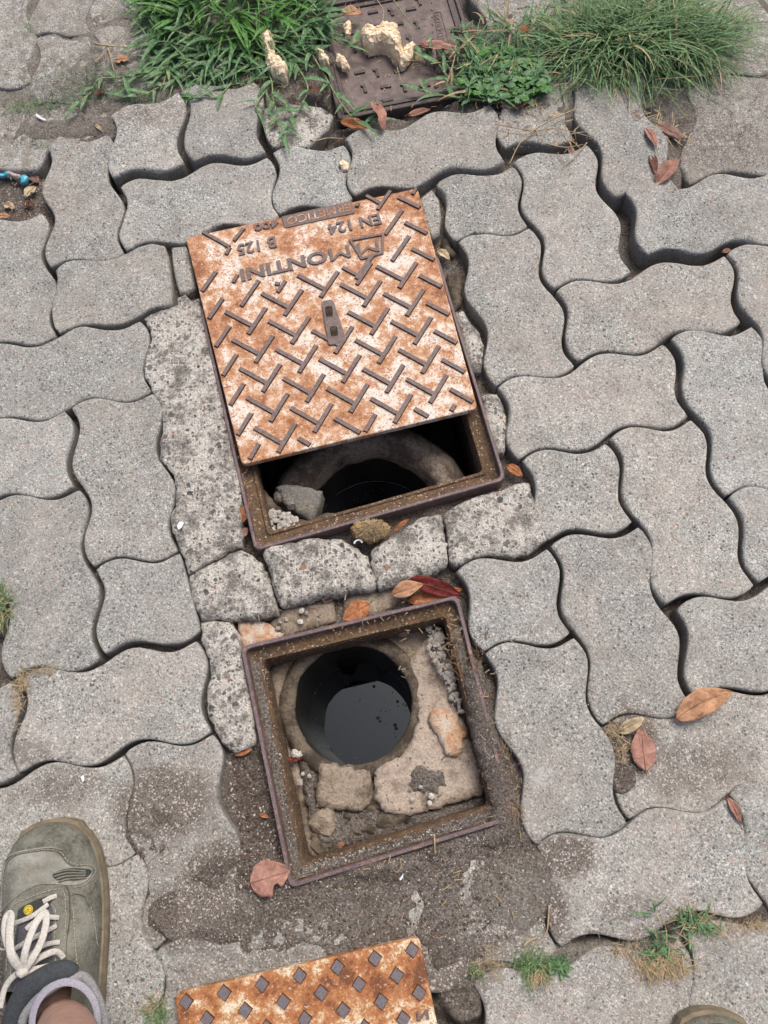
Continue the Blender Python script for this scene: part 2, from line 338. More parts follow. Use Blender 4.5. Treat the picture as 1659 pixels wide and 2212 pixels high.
# ------------------------------------------------------------------ pavers
PAV = {
'a1':('V',(-250,-90),(190,-170),(212,520),(-190,620)),
'a2':('V',(250,-430),(640,-500),(585,200),(205,238)),
'a3':('1',(215,255),(568,225),(600,655),(232,690)),
'a4':('H',(595,215),(1440,40),(1560,450),(680,610)),
'b1':('1',(712,745),(1150,592),(1193,1045),(735,1150)),
'b2':('1',(1165,592),(1645,520),(1722,975),(1255,1045)),
'b3':('V',(295,945),(692,868),(808,1636),(328,1732)),
'b4':('H',(775,1208),(1728,1012),(1812,1400),(822,1625)),
'b5':('V',(-220,1470),(262,1368),(365,2170),(-130,2270)),
'd1':('H',(-165,2290),(903,2070),(980,2530),(-110,2770)),
'd2':('H',(-700,2900),(415,2660),(475,3148),(-690,3400)),
'd3':('V',(455,2645),(988,2545),(1155,3560),(605,3675)),
'd4':('V',(-70,3275),(508,3168),(650,4262),(70,4405)),
'd5':('1c',(615,3690),(1160,3575),(1300,4085),(685,4245)),
'd6':('H',(135,4400),(1268,4148),(1368,4738),(125,5015)),
'd7':('H',(-1080,4660),(60,4415),(118,5010),(-1000,5290)),
'd8':('V',(800,4888),(1372,4756),(1600,5930),(985,6175)),
'e0':('H',(-450,5160),(790,4892),(880,5530),(-350,5810)),
'e1':('V',(225,5680),(885,5532),(1095,6830),(430,7010)),
'e2':('H',(1000,6180),(2290,5870),(2400,6540),(1100,6860)),
'f1':('V',(3139,4240),(3722,4128),(4074,5334),(3473,5482)),
'f2':('V',(3565,3542),(4138,3410),(4493,4573),(3908,4704)),
'f3':('1',(2950,3705),(3542,3552),(3698,4098),(3137,4228)),
'f4':('1',(3380,2985),(3922,2866),(4102,3378),(3560,3498)),
'f5':('V',(3950,2840),(4483,2710),(4893,3790),(4318,3922)),
'f6':('H',(3224,2512),(4293,2222),(4466,2690),(3365,2982)),
'f7':('V',(2965,1568),(3428,1470),(3728,2364),(3215,2505)),
'f8':('H',(3603,1882),(4690,1652),(4806,2084),(3753,2344)),
'f9':('V',(3323,1050),(3798,928),(4093,1755),(3593,1874)),
'f10':('V',(3640,480),(4090,390),(4412,1228),(3995,1275)),
'f11':('1',(3200,570),(3655,470),(3722,890),(3275,960)),
'f12':('H',(2229,890),(3168,665),(3275,1032),(2304,1272)),
'f13':('1',(2820,1195),(3318,1065),(3423,1460),(2960,1568)),
'f14':('1',(1765,988),(2224,930),(2290,1280),(1812,1390)),
'g1':('H',(4048,1243),(5010,1100),(5110,1540),(4200,1652)),
'g2':('V',(4710,1645),(5190,1540),(5540,2370),(5030,2480)),
'g3':('V',(4345,2195),(4873,2110),(5240,3125),(4706,3214)),
'g6':('H',(4723,3222),(5800,2960),(6040,3500),(4926,3780)),
'g7':('H',(4385,3950),(5550,3668),(5700,4250),(4524,4540)),
'g8':('H',(3930,4710),(5090,4420),(5290,5050),(4086,5320)),
'g9':('H',(3475,5487),(4700,5178),(4958,5855),(3640,6150)),
'g10':('V',(4725,5150),(5300,5010),(5700,6320),(5110,6450)),
'g11':('H',(3062,6375),(4402,6085),(4560,6790),(3215,7060)),
'g12':('V',(4428,6070),(5068,5910),(5310,7180),(4670,7360)),
'h1':('H',(2310,5850),(3462,5497),(3620,6155),(2440,6515)),
't1':('V',(3000,-330),(3500,-430),(3680,320),(3190,450)),
't2':('V',(3530,-440),(4010,-540),(4230,250),(3710,350)),
't3':('V',(4430,-180),(4880,-290),(5045,430),(4600,530)),
't4':('V',(4910,-300),(5400,-410),(5600,320),(5075,420)),
't5':('1',(4445,600),(5300,400),(5330,1050),(4475,1205)),
't6':('V',(640,-560),(1090,-650),(1130,120),(610,170)),
}
AMP = 0.077
def s_edge(A, B, n, units=1):
    """S-shaped joint edge of the interlocking block, from A towards B (clockwise outline)"""
    d = B - A; L = d.length / units; nrm = Vector((-d.y, d.x, 0)).normalized()
    out = []
    for i in range(n * units):
        t = i / n
        out.append(A + d * (t / units) + nrm * (AMP * L * math.sin(2 * math.pi * t)))
    return out
def outline(kind, C):
    k = {'H': (2, 1, 2, 1), 'V': (1, 2, 1, 2), '1': (1, 1, 1, 1)}[kind[0]]
    pts = []
    for i in range(4):
        A, B = C[i], C[(i + 1) % 4]
        if kind.endswith('c') and i == 1:      # sawn straight side
            pts += [A + (B - A) * (j / 8) + Vector((nz((j, 3), .9) * .0015, 0, 0)) for j in range(8)]
        else: pts += s_edge(A, B, 14, k[i])
    return pts
def inset(pts, d):
    n = len(pts); out = []
    for i in range(n):
        a, b, c = pts[i - 1], pts[i], pts[(i + 1) % n]
        e1 = (b - a).normalized(); e2 = (c - b).normalized()
        n1 = Vector((e1.y, -e1.x, 0)); n2 = Vector((e2.y, -e2.x, 0))     # inward for clockwise outlines
        m = (n1 + n2); m = m.normalized() if m.length > 1e-5 else n1
        out.append(b + m * min(d / max(.45, m.dot(n1)), d * 1.6))
    return out
def paver_mesh(pts, z, seed=0, tiltx=0, tilty=0, rough=.0006):
    cx = sum((p for p in pts), Vector()) / len(pts)
    pts = [Vector((p.x, p.y, 0)) for p in pts]
    pts = [p + Vector((fbm((p.x, p.y), 160, seed) + .9 * nz((p.x, p.y), 700, seed), fbm((p.x, p.y), 160, seed + 7) + .7 * nz((p.x, p.y), 700, seed + 3), 0)) * rough for p in pts]
    # soften corners
    q = []
    n = len(pts)
    for i in range(n):
        a, b, c = pts[i - 1], pts[i], pts[(i + 1) % n]
        q.append((a + 6 * b + c) / 8)
    pts = q
    rings = [(0, -.060), (0, -.0065), (.0002, -.0030), (.0010, -.0012), (.0024, -.0003), (.0048, 0)]
    chip = [0.0] * n; rc_ = random.Random(int(seed * 1000))
    for _ in range(rc_.randint(2, 6)):
        i0 = rc_.randrange(n); a_ = rc_.uniform(.0012, .0042); w_ = rc_.uniform(.8, 2.2)
        for q_ in range(-4, 5): chip[(i0 + q_) % n] = max(chip[(i0 + q_) % n], a_ * math.exp(-(q_ / w_) ** 2) * rc_.uniform(.7, 1.2))
    V = []; F = []
    for kk, (d, zz) in enumerate(rings):
        r = inset(pts, d) if d else pts
        if kk >= 2:
            r2 = inset(pts, d + .004); r = [p.lerp(q_, min(1, chip[i] / .004 * (.5 + .17 * (kk - 2)))) for i, (p, q_) in enumerate(zip(r, r2))]
        for p in r:
            zt = z + zz + (p.x - cx.x) * tiltx + (p.y - cx.y) * tilty
            if d and d < .006: zt += fbm((p.x, p.y), 220, seed) * .0006
            V.append((p.x, p.y, zt))
    for k in range(len(rings) - 1):
        for i in range(n):
            j = (i + 1) % n
            F.append((k * n + i, k * n + j, (k + 1) * n + j, (k + 1) * n + i))
    F.append(tuple((len(rings) - 1) * n + i for i in range(n)))
    return V, [f[::-1] for f in F]
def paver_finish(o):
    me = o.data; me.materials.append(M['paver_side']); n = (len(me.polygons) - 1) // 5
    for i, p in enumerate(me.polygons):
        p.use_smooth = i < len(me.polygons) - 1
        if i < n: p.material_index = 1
pavement = empty('pavement', (0, .6, 0)); tag(pavement, kind='structure')
ZP = {'b1': .007, 'b2': .006, 'f10': .006, 'g1': .005, 'g2': .004, 'e1': .003, 'e2': .002, 'f1': .003, 'g8': -.006, 'e0': -.002, 'd5': -.001, 'f12': .004, 'd8': -.001, 'h1': -.001, 'f15': -.004}
OUT = []
for k, (kind, *C) in PAV.items():
    z = ZP.get(k, R.uniform(-.0012, .0012)); worn = k[0] in 'at' or k in ('',)
    if worn: z -= .002
    Cw = [P(x, y, z) for x, y in C]
    cen = sum(Cw, Vector()) / 4
    Cw = [c - (cen - c).normalized() * .0009 for c in Cw]
    pts = outline(kind, Cw)
    OUT.append([(p.x, p.y) for p in pts])
    V, F = paver_mesh(pts, z, R.uniform(0, 50), R.uniform(-.006, .006), R.uniform(-.006, .006))
    o = mk('paver', V, F, M['paver_worn'] if worn else M['paver'], pavement, smooth=False)
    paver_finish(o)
# hand-cut and broken pieces
def poly_u(s): return [tuple(float(v) for v in p.split(',')) for p in s.split()]
CUT = {
 'b6': ("345,1746 375,1722 420,1692 470,1678 540,1678 600,1684 680,1686 760,1668 830,1634 900,1592 980,1566 1075,1582 1092,1640 1100,1760 1112,1860 1116,1975 1085,1982 1020,1986 960,2004 900,2050 860,2072 790,2100 700,2112 600,2098 520,2100 450,2126 378,2172 350,2120 330,2050 326,1990 340,1920 366,1850 370,1800", 'paver', 0),
 'c1': ("1092,1582 1215,1568 1245,1700 1280,1884 1215,1900 1155,1904 1140,1840 1118,1740", 'paver', -.004),
 'a6': ("-350,700 0,690 200,690 400,660 600,655 715,690 728,760 692,790 688,858 580,905 470,915 370,925 300,985 268,1060 250,1105 120,1108 0,1095 -350,1120", 'paver_worn', -.004),
 'f15': ("1690,690 1812,655 1960,670 2090,690 2172,735 2140,830 2040,900 2010,960 1900,952 1850,940 1765,972 1715,880 1700,800", 'agg', -.003),
 'f16': ("2700,1262 2804,1200 2850,1280 2868,1400 2852,1520 2804,1562 2760,1500", 'paver', -.006),
}
for k, (s, mt, z) in CUT.items():
    pts = [P(x, y, z) for x, y in poly_u(s)]
    OUT.append([(p.x, p.y) for p in pts])
    V, F = paver_mesh(pts, z, R.uniform(0, 50), rough=.0012)
    o = mk('paver', V, F, M[mt], pavement)
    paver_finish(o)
# the same bond carried on outside the surveyed part
def inside(pt, poly):
    x, y = pt; c = False; n = len(poly)
    for i in range(n):
        x1, y1 = poly[i]; x2, y2 = poly[(i + 1) % n]
        if (y1 > y) != (y2 > y) and x < (x2 - x1) * (y - y1) / (y2 - y1) + x1: c = not c
    return c
O0 = P(3323, 1050); ax = (P(4690, 1652) - P(3603, 1882)); ax.z = 0; ax = ax.normalized() * .1262; ay = Vector((ax.y, -ax.x, 0))
fr = [P(-60, -60), P(5040, -60), P(5040, 6700), P(-60, 6700)]; frp = [(p.x, p.y) for p in fr]
used = set()
for j in range(-11, 14):
    for i in range(-11, 10):
        ok = False
        for w in (2, 1):
            if any((i + k, j) in used for k in range(w)): continue
            if w == 2 and (i + j) % 2: continue
            C = [O0 + ax * i + ay * j, O0 + ax * (i + w) + ay * j, O0 + ax * (i + w) + ay * (j + 1), O0 + ax * i + ay * (j + 1)]
            tst = [C[0] + (C[1] - C[0]) * a + (C[3] - C[0]) * b for a in (.03, .25, .5, .75, .97) for b in (.05, .5, .95)]
            if any(inside((q.x, q.y), frp) for q in tst) or any(inside((q.x, q.y), o_) for q in tst for o_ in OUT): continue
            cen = sum(C, Vector()) / 4; C = [c + (cen - c).normalized() * .003 for c in C]
            V, F = paver_mesh(outline('H' if w == 2 else '1', C), R.uniform(-.002, .002), R.uniform(0, 50))
            o = mk('paver', V, F, M['paver'], pavement); used.update((i + k, j) for k in range(w))
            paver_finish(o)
            break

# ------------------------------------------------------------------ iron frames: corners
FR1 = [P(x, y, .002) for x, y in ((1290, 1990), (2835, 1640), (3281, 3109), (1650, 3572))]
FR2 = [P(x, y, .002) for x, y in ((1555, 4190), (2969, 3853), (3335, 5310), (1874, 5762))]
def shrink(Q, d):
    c = sum(Q, Vector()) / 4; out = []
    for i in range(4):
        a, b, e = Q[i - 1], Q[i], Q[(i + 1) % 4]
        u1 = (a - b).normalized(); u2 = (e - b).normalized()
        out.append(b + (u1 + u2) * d)
    return out
def rounded(Q, r, n=5):
    out = []
    for i in range(4):
        a, b, e = Q[i - 1], Q[i], Q[(i + 1) % 4]
        p0 = b + (a - b).normalized() * r; p1 = b + (e - b).normalized() * r
        for k in range(n + 1):
            t = k / n; out.append(p0 * (1 - t) ** 2 + b * 2 * t * (1 - t) + p1 * t * t)
        for k in range(1, 12): out.append(p1.lerp(e + (b - e).normalized() * r, k / 12))
    return out

# ------------------------------------------------------------------ ground
GB = [(140, 90, 330, 190, -.0065), (140, 260, 200, 60, -.0055), (20, 420, 120, 62, -.024), (460, 110, 380, 140, -.003), (860, 90, 150, 175, -.032), (820, 262, 110, 22, -.020), (1440, 340, 34, 70, -.010), (1300, 120, 380, 150, -.002), (1580, 130, 200, 210, -.0055), (1530, 290, 130, 90, -.0055),
      (540, 1720, 75, 190, -.020), (1085, 1650, 66, 190, -.012), (1420, 90, 300, 120, -.004), (1090, 1790, 60, 60, -.004),
      (445, 1965, 128, 88, .0046), (490, 1915, 90, 66, .0034), (1005, 2150, 50, 80, -.003), (330, 1740, 90, 66, -.0040), (395, 1985, 70, 60, .0052), (830, 1930, 330, 80, .0026), (760, 1985, 300, 66, .0030), (1075, 1850, 130, 50, .0014), (985, 1990, 75, 150, .0014), (1120, 1930, 90, 90, .0006),
      (1385, 1560, 60, 34, -.012), (1345, 1640, 40, 90, -.003), (1300, 2075, 330, 42, -.006), (1560, 2000, 130, 60, -.007), (1600, 1700, 60, 60, -.012), (300, 200, 140, 90, -.002), (0, 1320, 22, 60, -.006),
      (320, 1800, 60, 60, -.001), (340, 2120, 40, 120, -.010), (180, 268, 120, 24, -.001)]
GBW = []
GB2 = []
for b_ in GB:
    if b_[4] > -.0008: GB2.append((b_[0], b_[1], b_[2] * 1.35, b_[3] * 1.45, -.0042))
    GB2.append(b_)
for (x, y, rx, ry, h) in GB2:
    c = PD(x, y); GBW.append((c.x, c.y, abs(PD(x + rx, y).x - c.x), abs(PD(x, y + ry).y - c.y), h))
def vnoise(X, Y, s, seed):
    """vectorised value noise"""
    rs = np.random.RandomState(seed); T = rs.rand(256, 256)
    x = X * s + 1000; y = Y * s + 1000; xi = np.floor(x).astype(int); yi = np.floor(y).astype(int); fx = x - xi; fy = y - yi
    fx = fx * fx * (3 - 2 * fx); fy = fy * fy * (3 - 2 * fy)
    g = lambda a, b: T[a % 256, b % 256]
    return (g(xi, yi) * (1 - fx) + g(xi + 1, yi) * fx) * (1 - fy) + (g(xi, yi + 1) * (1 - fx) + g(xi + 1, yi + 1) * fx) * fy
def ground_z(X, Y):
    n1 = vnoise(X, Y, 28, 1) * .6 + vnoise(X, Y, 70, 2) * .4 - .5
    Z = -.034 + n1 * .012 + np.clip(vnoise(X, Y, 7, 6) - .35, 0, 1) * .024
    for (cx, cy, rx, ry, h) in GBW:
        d = np.sqrt(((X - cx) / rx) ** 2 + ((Y - cy) / ry) ** 2) + n1 * .7
        w = np.clip((1.18 - d) / .34, 0, 1); w = w * w * (3 - 2 * w)
        Z = Z * (1 - w) + h * w
    rough = (vnoise(X, Y, 150, 3) - .5) * .0026 + (vnoise(X, Y, 290, 4) - .5) * .0022 + (vnoise(X, Y, 60, 5) - .5) * .0026 + (vnoise(X, Y, 18, 8) - .5) * .0020
    return Z + rough
def gz(x, y): return float(ground_z(np.array([x]), np.array([y]))[0])
def build_ground():
    st = .0032; xs = np.arange(-.95, 1.05, st); ys = np.arange(-.36, 1.42, st)
    X, Y = np.meshgrid(xs, ys); Z = ground_z(X, Y); ny, nx = X.shape
    keep = np.ones_like(X, bool)
    for Q in (shrink(FR1, .004), shrink(FR2, .004)):
        ins = np.ones_like(X, bool)
        for i in range(4):
            a, b = Q[i], Q[(i + 1) % 4]
            ins &= ((b.x - a.x) * (Y - a.y) - (b.y - a.y) * (X - a.x)) < 0
        keep &= ~ins
    idx = np.arange(nx * ny).reshape(ny, nx)
    q = np.stack([idx[:-1, :-1], idx[:-1, 1:], idx[1:, 1:], idx[1:, :-1]], -1)
    kk = keep[:-1, :-1] & keep[:-1, 1:] & keep[1:, 1:] & keep[1:, :-1]
    q = q[kk]; me = bpy.data.meshes.new('ground')
    me.vertices.add(nx * ny); me.vertices.foreach_set('co', np.stack([X, Y, Z], -1).astype(np.float32).ravel())
    me.loops.add(q.size); me.loops.foreach_set('vertex_index', q.ravel().astype(np.int32))
    me.polygons.add(len(q)); me.polygons.foreach_set('loop_start', np.arange(0, q.size, 4, dtype=np.int32)); me.polygons.foreach_set('loop_total', np.full(len(q), 4, np.int32))
    me.polygons.foreach_set('use_smooth', np.ones(len(q), bool)); me.update(calc_edges=True); me.validate()
    me.materials.append(M['soil']); o = bpy.data.objects.new('ground', me); col.objects.link(o); tag(o, kind='structure')
build_ground()
b0 = MB()
x0, x1, y0, y1, BG = -.945, 1.04, -.355, 1.41, 30
ring = [(-BG, -BG), (BG, -BG), (BG, BG), (-BG, BG)]; inn = [(x0, y0), (x1, y0), (x1, y1), (x0, y1)]
b0.add([(x, y, -.05) for x, y in ring] + [(x, y, -.05) for x, y in inn], [(i, (i + 1) % 4, 4 + (i + 1) % 4, 4 + i) for i in range(4)])
tag(b0.build('ground', m_flat('far_paving', (.30, .28, .26), (.18, .17, .155), 8, .95), origin=(0, 0, -.05)), kind='structure')

# ------------------------------------------------------------------ rough slabs (mortar collars, stones)
def slab(name, pts, z, th, mat, parent=None, amp=.0022, fr_=60, step=.006, seed=0, edge=.010, drop=.006, jag=.0016, slope=(0, 0), flare=.0):
    pts = [Vector((p[0], p[1])) for p in pts]
    # densify and roughen the outline
    q = []
    for i in range(len(pts)):
        a, b = pts[i], pts[(i + 1) % len(pts)]; n = max(1, int((b - a).length / .004))
        for k in range(n): q.append(a.lerp(b, k / n))
    q = [p + Vector((fbm((p.x, p.y), 110, seed), fbm((p.x, p.y), 110, seed + 5))) * jag for p in q]
    B = [(p.x, p.y) for p in q]
    xs = [p[0] for p in B]; ys = [p[1] for p in B]
    arr = np.array(B)
    inn_ = []
    x = min(xs)
    while x < max(xs):
        y = min(ys)
        while y < max(ys):
            pt = (x + R.uniform(-.3, .3) * step, y + R.uniform(-.3, .3) * step)
            if inside(pt, B) and np.min(np.hypot(arr[:, 0] - pt[0], arr[:, 1] - pt[1])) > step * .45: inn_.append(pt)
            y += step
        x += step
    pv = [Vector(p) for p in B] + [Vector(p) for p in inn_]
    n = len(B)
    r = delaunay_2d_cdt(pv, [], [list(range(n))], 1, 1e-7)
    V2, F2 = r[0], r[2]
    cx = sum(xs) / n; cy = sum(ys) / n
    V = []
    for p in V2:
        d = float(np.min(np.hypot(arr[:, 0] - p.x, arr[:, 1] - p.y)))
        e = max(0, 1 - d / edge)
        V.append((p.x, p.y, z + fbm((p.x, p.y), fr_, seed) * amp + nz((p.x, p.y), 260, seed) * amp * .25 - drop * e * e + (p.x - cx) * slope[0] + (p.y - cy) * slope[1]))
    F = [tuple(f) for f in F2]
    def up(f):
        a, b, c = (Vector(V[i]) for i in f[:3]); return (b - a).cross(c - a).z > 0
    F = [f if up(f) else f[::-1] for f in F]
    # the outline loop: boundary edges
    ec = {}
    for f in F:
        for a, b in zip(f, f[1:] + f[:1]): ec[(a, b)] = 1
    bd = [(a, b) for (a, b) in ec if (b, a) not in ec]
    low = {}
    def lo(i):
        if i not in low:
            p = V[i]; dx, dy = p[0] - cx, p[1] - cy; l = math.hypot(dx, dy) or 1
            low[i] = []
            for k, fz in enumerate((.35, 1.0)):
                low[i].append(len(V)); w = flare * fz + fbm((p[0] * 1.1, p[1]), 90, seed + k * 3) * jag
                V.append((p[0] + dx / l * w, p[1] + dy / l * w, p[2] - th * fz))
        return low[i]
    for a, b in bd:
        la, lb = lo(a), lo(b)
        F.append((a, la[0], lb[0], b)); F.append((la[0], la[1], lb[1], lb[0]))
    return mk(name, V, F, mat, parent, smooth=True)
def SL(name, s, z, th, mat, parent=None, **k):
    return slab(name, [P(x, y, z) for x, y in poly_u(s)], z, th, M[mat], parent, **k)
# mortar collar slabs around the two manholes
SL('collar_slab', "1152,1925 1200,1908 1228,1930 1240,1945 1290,1925 1330,2080 1380,2300 1420,2480 1450,2640 1475,2800 1500,2920 1530,3010 1560,3120 1562,3280 1558,3400 1560,3540 1490,3560 1400,3620 1330,3640 1262,3690 1215,3718 1195,3640 1163,3560 1125,3460 1105,3380 1108,3318 1138,3280 1142,3160 1112,3060 1062,3015 1036,2960 1032,2860 1052,2790 1045,2640 992,2540 940,2440 925,2360 945,2280 980,2210 972,2140 930,2065 980,2030 1060,2000 1112,1985 1148,1970", .001, .05, 'agg', pavement, seed=1, amp=.0024, edge=.005, drop=.003, jag=.0026)
SL('collar_slab', "1215,3735 1262,3698 1340,3650 1400,3635 1490,3574 1560,3560 1640,3600 1700,3665 1745,3745 1768,3850 1800,3945 1790,3975 1720,3998 1650,4006 1500,4012 1300,4012 1262,3938 1232,3840", .003, .045, 'agg', pavement, seed=2, amp=.0028, edge=.008, drop=.007, jag=.0026)
SL('collar_slab', "1697,3580 1720,3545 1860,3510 2060,3478 2220,3485 2300,3540 2385,3600 2395,3660 2425,3720 2430,3800 2400,3812 2310,3832 2180,3850 2060,3868 1920,3905 1815,3930 1775,3850 1750,3730 1722,3645", .006, .045, 'agg', pavement, seed=3, amp=.0030, edge=.009, drop=.008, jag=.0026)
SL('collar_slab', "2405,3560 2480,3500 2560,3450 2660,3385 2740,3340 2860,3318 2875,3420 2900,3540 2905,3650 2790,3720 2560,3786 2450,3815 2425,3715 2400,3640", .006, .045, 'agg', pavement, seed=4, amp=.0030, edge=.009, drop=.008, jag=.0026)
SL('collar_slab', "2880,3320 2980,3260 3100,3210 3250,3170 3390,3118 3430,3130 3465,3250 3520,3390 3548,3490 3430,3585 3330,3605 3180,3590 3060,3610 2960,3670 2915,3640 2905,3520", .002, .045, 'agg', pavement, seed=5, amp=.0022, edge=.008, drop=.004)
SL('collar_slab', "1300,4030 1400,4020 1500,4034 1545,4110 1572,4300 1612,4480 1640,4640 1652,4820 1600,4850 1512,4884 1440,4820 1385,4720 1345,4630 1338,4480 1365,4370 1342,4240 1300,4150 1305,4090", -.001, .045, 'agg', pavement, seed=6, amp=.0020, edge=.008, drop=.004)
SL('collar_slab', "2898,1760 2990,1750 2998,1850 2990,1960 2938,1998 2905,1900", -.010, .04, 'mortar_dark', pavement, seed=7, amp=.003, edge=.012, drop=.008)
SL('collar_slab', "2950,2010 3000,2000 3050,2080 3110,2150 3135,2230 3132,2320 3120,2400 3060,2410 3020,2260 2980,2120", -.004, .04, 'agg', pavement, seed=8, amp=.003, edge=.010, drop=.006)
SL('collar_slab', "3120,2555 3160,2540 3222,2545 3262,2620 3290,2740 3278,2870 3272,2930 3220,2930 3170,2790", -.003, .04, 'agg', pavement, seed=9, amp=.003, edge=.010, drop=.006)
SL('collar_slab', "2858,1560 2880,1495 2915,1480 2938,1560 2950,1625 2940,1650 2900,1640 2862,1600", -.012, .03, 'mortar_dark', pavement, seed=10, amp=.003, edge=.010, drop=.007)
SL('collar_slab', "1538,4030 1660,4012 1740,4040 1835,4105 1800,4150 1640,4200 1570,4215 1552,4120", -.014, .03, 'orange_stone', pavement, seed=11, amp=.003, edge=.008, drop=.004)
SL('collar_slab', "1740,4040 1840,3935 2020,3900 2158,3880 2178,4020 1990,4080 1840,4130", -.018, .03, 'mortar', pavement, seed=12, amp=.002, edge=.006, drop=.004)
SL('collar_slab', "2225,3870 2360,3820 2560,3795 2620,3800 2560,3930 2420,3990 2230,4010", -.018, .03, 'mortar', pavement, seed=13, amp=.002, edge=.006, drop=.004)

# ------------------------------------------------------------------ iron frames and their pits
def ringmesh(profile, Q, name, mat, parent, rr=.010, jit=0, closed_last=False):
    V = []; F = []; m = 0
    for k, (d, z) in enumerate(profile):
        L = rounded(shrink(Q, d), max(.002, rr - d * .15))
        m = len(L)
        for p in L:
            w = fbm((p.x, p.y), 90, k) * jit
            V.append((p.x, p.y, z + w))
    for k in range(len(profile) - 1):
        for i in range(m):
            j = (i + 1) % m; F.append((k * m + i, (k + 1) * m + i, (k + 1) * m + j, k * m + j))
    return mk(name, V, [f[::-1] for f in F], mat, parent, smooth=False)
def disc(mb, c, r, z, n=40, jit=0):
    V = [(c.x + r * math.cos(2 * math.pi * i / n) * (1 + jit * nz((i * .9, 0), 1)), c.y + r * math.sin(2 * math.pi * i / n) * (1 + jit * nz((i * .9, 0), 1)), z) for i in range(n)]
    mb.add(V, [tuple(range(n))])
# upper frame
f1 = tag(empty('iron_surround', FR1[3]), 'larger square rusty iron frame half covered by the herringbone tread cover', 'manhole frame')
ringmesh([(0, -.06), (0, .0005), (.0008, .002), (.0042, .002), (.005, .001), (.0056, -.010)], FR1, 'rim', M['rim'], f1, .012, .0004)
ringmesh([(.0054, -.009), (.0120, -.0125), (.0200, -.0135), (.0215, -.011), (.0255, -.0115), (.0270, -.018), (.0270, -.05)], FR1, 'ledge', M['rustslope'], f1, .010, .0014)
f2 = tag(empty('iron_surround', FR2[3]), 'smaller open square iron frame partly sunk in soil with a round pipe mouth inside', 'manhole frame')
ringmesh([(0, -.06), (0, .001), (.0010, .003), (.0048, .003), (.0056, .002), (.0062, -.008)], FR2, 'rim', M['rim'], f2, .010, .0005)
ringmesh([(.0060, -.008), (.0100, -.011), (.0165, -.0125), (.0180, -.0085), (.0225, -.0085), (.0245, -.016), (.0250, -.06)], FR2, 'ledge', M['rustslope'], f2, .010, .0014)
# soil washed into the channel of the smaller frame along its left, bottom and right sides
chm = MB()
L1 = rounded(shrink(FR2, .0075), .008); L2 = rounded(shrink(FR2, .0185), .006); nL = len(L1)
for i in range(nL):
    j = (i + 1) % nL
    mid = (L1[i] + L2[i]) / 2
    if (mid - FR2[0]).dot((FR2[3] - FR2[0]).normalized()) < .03: continue
    V = []
    for k in range(4):
        for a_, b_ in ((L1[i], L2[i]), (L1[j], L2[j])):
            p = a_.lerp(b_, k / 3); V.append((p.x, p.y, -.0075 + fbm((p.x, p.y), 120, 5) * .0025))
    chm.add(V, [(k * 2, k * 2 + 1, k * 2 + 3, k * 2 + 2) for k in range(3)])
tag(chm.build('soil_in_channel', M['soil'], f2), kind='stuff')
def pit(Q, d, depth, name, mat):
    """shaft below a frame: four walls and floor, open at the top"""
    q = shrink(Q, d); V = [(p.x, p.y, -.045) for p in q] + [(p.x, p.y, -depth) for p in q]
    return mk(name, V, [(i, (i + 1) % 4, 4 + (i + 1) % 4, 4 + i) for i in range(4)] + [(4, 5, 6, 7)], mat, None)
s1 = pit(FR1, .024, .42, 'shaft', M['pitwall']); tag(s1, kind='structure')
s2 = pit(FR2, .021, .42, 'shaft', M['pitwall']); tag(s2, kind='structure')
# annular concrete collar with a pipe going down
def collar(c, prof, mat, parent, name, n=56, seed=0, jit=.0015, sx=1.0):
    V = []; F = []
    for k, (r, z) in enumerate(prof):
        for i in range(n):
            a = 2 * math.pi * i / n
            w = 1 + (fbm((math.cos(a), math.sin(a), k * .3), 2.3, seed) * jit / .07)
            V.append((c.x + r * math.cos(a) * w * sx, c.y + r * math.sin(a) * w, z + fbm((math.cos(a) * .08, math.sin(a) * .08, k), 60, seed) * jit))
    for k in range(len(prof) - 1):
        for i in range(n):
            j = (i + 1) % n; F.append((k * n + i, k * n + j, (k + 1) * n + j, (k + 1) * n + i))
    wall_mat = m_flat('black_pipe_wall', (.030, .024, .018), (.010, .008, .006), 60, .5, .4)  # near-black material for the pipe wall below the lip
    return mk(name, V, F, None, parent, smooth=True, mats=[mat, wall_mat], fm=[0 if k < len(prof) - 2 else 1 for k in range(len(prof) - 1) for i in range(n)])
# ---- smaller pit: pipe mouth, mortar bed, plates
c2 = PD(762, 1521, -.056)
pp = tag(empty('drain_pipe', c2), 'round concrete pipe mouth filled with black water inside the smaller frame', 'drain pipe')
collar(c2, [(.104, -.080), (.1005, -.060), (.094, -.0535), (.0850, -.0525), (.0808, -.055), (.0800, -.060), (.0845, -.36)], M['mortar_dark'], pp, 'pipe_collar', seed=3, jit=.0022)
q2 = shrink(FR2, .0245)
bed = slab('mortar_bed', [(p.x, p.y) for p in rounded(q2, .01)], -.068, .01, M['mortar'], None, amp=.006, fr_=26, step=.007, seed=21, edge=.012, drop=-.004, jag=.0005)
tag(bed, kind='structure')
